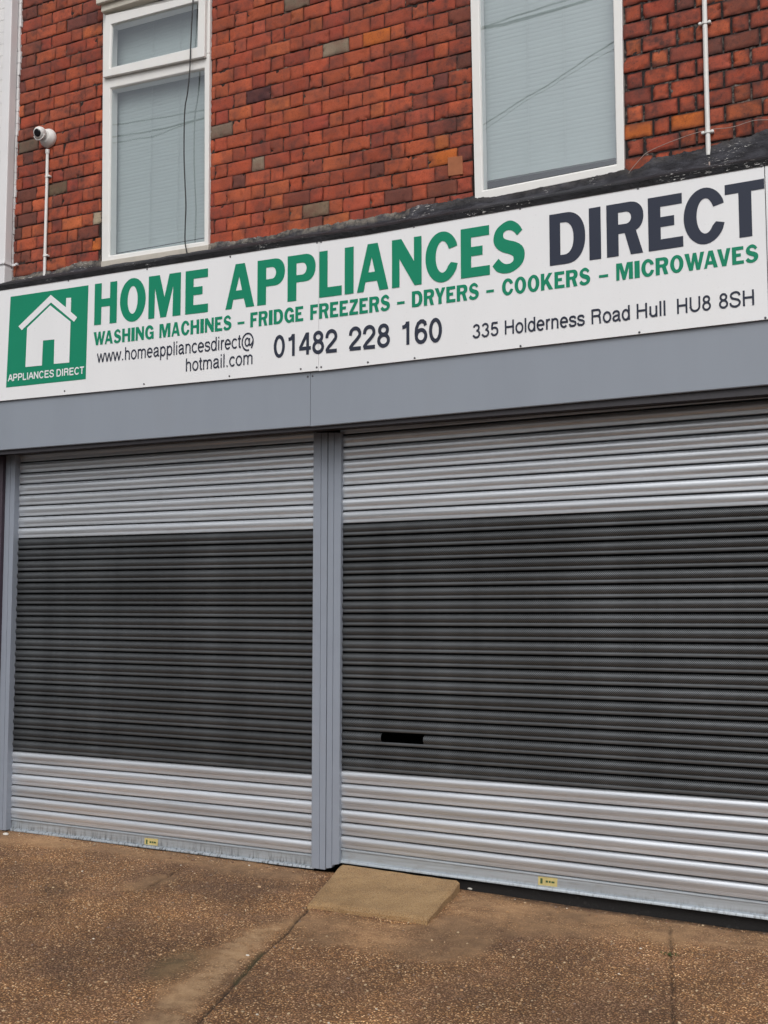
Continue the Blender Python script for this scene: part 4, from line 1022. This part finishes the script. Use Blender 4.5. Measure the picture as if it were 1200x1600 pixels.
xlL = ([0.0, 0.525, 1.954, 2.6], [P(11.2, 1295).x-0.03, P(15, 1173).x-0.03, P(24.5, 842).x-0.03, P(27.5, 718).x-0.03])
xrL = ([0.0, 2.6], [P(486.3, 1355).x+0.02, P(490, 680).x+0.02])
midL1 = line_z((25, 842), (490, 828)); midL2 = line_z((15, 1173.5), (487, 1210)); botL = line_z((12, 1297), (485, 1357))
shL = shutter('roller_shutter', 'narrower silver shutter to the left of the grey post, with dark perforated middle', (P(250, 1330).x, D, 0), xlL, xrL, None, midL1, midL2, botL, None, [(226, 1309), (247, 1311), (246, 1322.5), (225.5, 1320.5)])
xlR = ([0.0, 2.6], [P(531.3, 1350).x-0.015, P(535, 680).x-0.015]); xrR = ([0, 2.6], [0.75, 0.75])
midR1 = line_z((536, 819), (1200, 790)); midR2 = line_z((533, 1204), (1200, 1253)); botR = line_z((531, 1347.5), (1200, 1437))
slot_z = P(628, 1151).z
kk = int((midR1(-2.5)-slot_z)/((midR1(-2.5)-midR2(-2.5))/19))
print('slot lath', kk, (midR1(-2.5)-slot_z)/((midR1(-2.5)-midR2(-2.5))/19))
shR = shutter('roller_shutter', 'wider silver shutter with a letter slot cut in its dark perforated middle', (P(850, 1390).x, D, 0), xlR, xrR, None, midR1, midR2, botR, (kk, P(595.5, 1151).x, P(661.5, 1153).x), [(841, 1369), (871, 1372.5), (870.5, 1386), (840.5, 1382.5)])
TP = 676
guide('guide', shL, [([(490, TP), (501.5, TP), (498.3, 1358), (486.3, 1356)], -0.026, 0.040), ([(502.2, TP), (511.8, TP), (508.0, 1359), (499.0, 1358)], -0.022, 0.036), ([(495, TP), (511.8, TP), (508.0, 1359), (491.0, 1357)], -0.017, 0.10)])
guide('guide', shR, [([(513.2, TP), (521.8, TP), (518.0, 1356), (509.2, 1357)], -0.022, 0.036), ([(522.6, TP), (533.2, TP), (529.6, 1350), (518.8, 1352)], -0.026, 0.030), ([(513.2, TP), (529, TP), (525.3, 1351), (509.2, 1357)], -0.017, 0.10)])
guide('guide', shL, [([(8.5, 700), (17, 700), (3.2, 1297), (-7, 1296)], -0.040, 0.04), ([(17.4, 700), (24.5, 700), (8.6, 1297.5), (3.6, 1297)], -0.045, 0.05), ([(11, 700), (21, 700), (6, 1297), (-5, 1296)], -0.030, 0.10)])
xg = 0.73
mm = MB(); mm.box(xg, xg+0.06, D-0.04, D+0.02, 0.03, 2.52); mm.build('guide_rail', M_GREY2, shR, bevel=0.002)

# ================================================================== security camera and conduits
wy = -0.004
cb = P(77, 217, wy)
sc_ = thing('security_camera', cb, 'white turret security camera with black lens on the bricks at upper left', 'camera')
m = MB(); m.lathe(cb+Vector((0, 0.004, 0)), (0, -1, 0), [(0, 0.062), (0.014, 0.066), (0.026, 0.064), (0.046, 0.052), (0.054, 0.044)], 40); m.build('base', M_CLIP, sc_, smooth=True, sharp=40)
ax = Vector((0.16, -0.90, -0.34)).normalized(); bc = cb+Vector((-0.008, -0.082, 0.012)); RB = 0.043
m = MB(); m.lathe(bc-ax*RB, ax, [(RB+RB*math.sin(a), RB*math.cos(a)) for a in [math.radians(q) for q in range(-88, 46, 6)]]+[(RB*1.72, RB*0.66)], 36); eye = m.build('eyeball', M_CLIP, sc_, smooth=True, sharp=40)
m = MB(); m.lathe(bc+ax*(RB*0.73), ax, [(0, RB*.62), (0.001, RB*.62), (0.005, RB*.5), (0.006, RB*.2)], 28); m.build('lens', M_LENS, sc_, smooth=True, sharp=30)
m = MB(); q = [bc+Vector((0.050*math.cos(a), -0.004, 0.050*math.sin(a))) for a in [math.radians(v) for v in range(200, 345, 10)]]; m.tube(q, 0.0045, 8); m.build('bracket_ring', M_CLIP, sc_, smooth=True)
def conduit(name, pts, r, label, clips, side, tail=None):
    top = P(*pts[0], -0.02)
    t = thing(name, P(*pts[-1], -0.02), label, 'conduit', 'white conduits clipped to the brick wall')
    m = MB(); m.tube([P(x, y, -0.016) for x, y in pts], r, 14); m.build('tube', M_CLIP, t, smooth=True, sharp=50)
    for x, y in clips:
        c = P(x, y, -0.016); m = MB()
        m.tube([c+Vector((0, 0, -0.006)), c+Vector((0, 0, 0.006))], r+0.004, 14)
        m.box(c.x-(r+0.012 if side == 2 else 0), c.x+r+0.018, c.y-0.004, c.y+0.012, c.z-0.006, c.z+0.006)
        for s in ((1, -1) if side == 2 else (1,)):
            m.lathe(c+Vector((s*(r+0.011), -0.003, 0)), (0, -1, 0), [(0, 0.0085), (0.006, 0.0085), (0.009, 0.005)], 12)
        m.build('clip', M_CLIP, t, smooth=True, sharp=40)
    return t
c1 = conduit('conduit', [(74.2, 236), (73.2, 290), (71.3, 360), (69.4, 434)], 0.0105, 'thin white conduit running down from the security camera to the sign', [(73.6, 276), (70.4, 400)], 1)
m = MB(); q = P(74.2, 237, -0.016); m.tube([q+Vector((0, 0, -0.012)), q+Vector((0, 0, 0.014))], 0.0145, 14); m.build('socket', M_CLIP, c1, smooth=True, sharp=40)
c2 = conduit('conduit', [(1099.2, -60), (1100.6, 0), (1103.5, 120), (1106.9, 243)], 0.0125, 'white conduit running down the bricks to the right of the windows', [(1101.3, 36.5), (1105.8, 207)], 2)
m = MB(); m.tube([P(1106.9, 243, -0.016), P(1108, 252, -0.03), P(1109, 262, -0.12)], 0.004, 8); m.build('cable_tail', M_WIRE, c2, smooth=True)

# loose wires
def wire(name, pts, r, mat, label, cat='wire', yo=-0.02, sub=6):
    q = catmull([tuple(p) for p in pts], sub)
    w_ = [P(x, y, yo if not callable(yo) else yo(x, y)) for x, y in q]
    m = MB(); m.tube(w_, r, 8); o = m.build(name, mat, None, origin=tuple(w_[-1]), smooth=True); return tag(o, label, cat)
wire('loose_cable', [(303, -40), (301.5, 0), (300, 30), (298, 70), (296.5, 110), (293, 145), (289.5, 165), (288, 190), (287.5, 240), (289, 285), (290.5, 320), (289.5, 350), (289, 375), (291, 390), (293, 400), (293, 408)], 0.0042, M_BLACKCABLE, 'thin black cable hanging loose down the front of the left upstairs window', 'cable', -0.056)
wire('telephone_wire', [(972, 285), (978, 283), (984, 268), (1000, 249), (1010, 239), (1030, 229), (1060, 217), (1090, 207), (1113, 202), (1135, 200), (1150, 197), (1165, 192), (1180, 188), (1200, 187), (1230, 186), (1280, 176)], 0.0018, M_WIRE, 'thin pale wire straggling along the bricks behind the right-hand conduit', 'wire', -0.018)

# overhead street cables on the other side of the road (seen mirrored in the upstairs windows)
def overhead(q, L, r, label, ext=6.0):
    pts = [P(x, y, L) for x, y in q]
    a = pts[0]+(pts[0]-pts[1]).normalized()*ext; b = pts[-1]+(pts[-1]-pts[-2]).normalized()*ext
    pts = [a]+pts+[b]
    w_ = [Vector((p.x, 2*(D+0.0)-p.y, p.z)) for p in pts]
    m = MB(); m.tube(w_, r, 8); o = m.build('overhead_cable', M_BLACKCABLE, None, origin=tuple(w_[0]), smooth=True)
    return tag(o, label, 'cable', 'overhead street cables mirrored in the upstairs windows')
overhead([(172, 195), (220, 189), (270, 182), (318, 172)], 11.0, 0.012, 'highest overhead cable mirrored in the left upstairs window', 2)
overhead([(172, 213), (220, 208), (270, 198), (318, 184)], 11.5, 0.017, 'middle and thickest overhead cable mirrored in the left upstairs window', 2)
overhead([(172, 223), (200, 221), (240, 213), (285, 197), (318, 183)], 12.0, 0.013, 'lowest sagging overhead cable mirrored in the left upstairs window', 2)
overhead([(752, 48), (790, 40), (840, 24), (915, 0)], 11.0, 0.024, 'thick overhead cable mirrored near the top of the right upstairs window', 2)
overhead([(752, 47), (800, 30), (850, 12), (890, -3)], 11.6, 0.013, 'thin overhead cable mirrored just above the thick one in the right upstairs window', 2)
overhead([(756, 192), (830, 147), (900, 103), (958, 66)], 11.3, 0.012, 'single slanting overhead cable mirrored across the middle of the right upstairs window', 2)
overhead([(800, 172), (840, 146), (890, 116), (940, 88)], 12.6, 0.006, 'faint slanting overhead cable mirrored below the single one in the right upstairs window', 2)

# small things lying on the pavement
def stone(px, py, r, label, mat=None):
    p = G(px, py, float(ground_z(G(px, py).x))-0.002); m = MB(); vs = []
    for v in ICO:
        k = 1+0.28*noise.noise((v.x*2+px, v.y*2, v.z*2)); vs.append(p+Vector((v.x*r*1.3*k, v.y*r*k, max(0, v.z*0.6+0.3)*r*k)))
    m.add(vs, ICF); o = m.build('stone', mat or M_STONE, None, origin=tuple(p), smooth=True)
    o.modifiers.new('round', 'SUBSURF').render_levels = 1
    return tag(o, label, 'stone', 'pale stones lying on the pavement')
stone(735, 1390, 0.017, 'pale stone lying just right of the ramp, under the shutter edge')
stone(9, 1305, 0.022, 'pale flat stone at the foot of the frame at the far left edge')
stone(931, 1433, 0.008, 'tiny pale stone on the smooth soil below the wider shutter')
stone(387, 1494, 0.010, 'small white stone just left of the long pavement crack')
p = G(1047, 1494, float(ground_z(G(1047, 1494).x))-0.004); m = MB()
for k in range(34):
    a = rnd.random()*6.28; r0 = rnd.random()*0.022; L = rnd.uniform(0.008, 0.018); h = rnd.uniform(0.003, 0.012)
    c = p+Vector((math.cos(a)*r0*1.7, math.sin(a)*r0, 0.002)); d = Vector((math.cos(a*3), math.sin(a*3), 0)); s = Vector((-d.y, d.x, 0))*L*0.3
    m.add([c, c+d*L*.5+s+Vector((0, 0, h)), c+d*L+Vector((0, 0, h*.7)), c+d*L*.5-s+Vector((0, 0, h))], [(0, 1, 2, 3)])
o = m.build('weed', M_WEED, None, origin=tuple(p)); tag(o, 'tiny green weed growing in the straight pavement crack at lower right', 'weed')
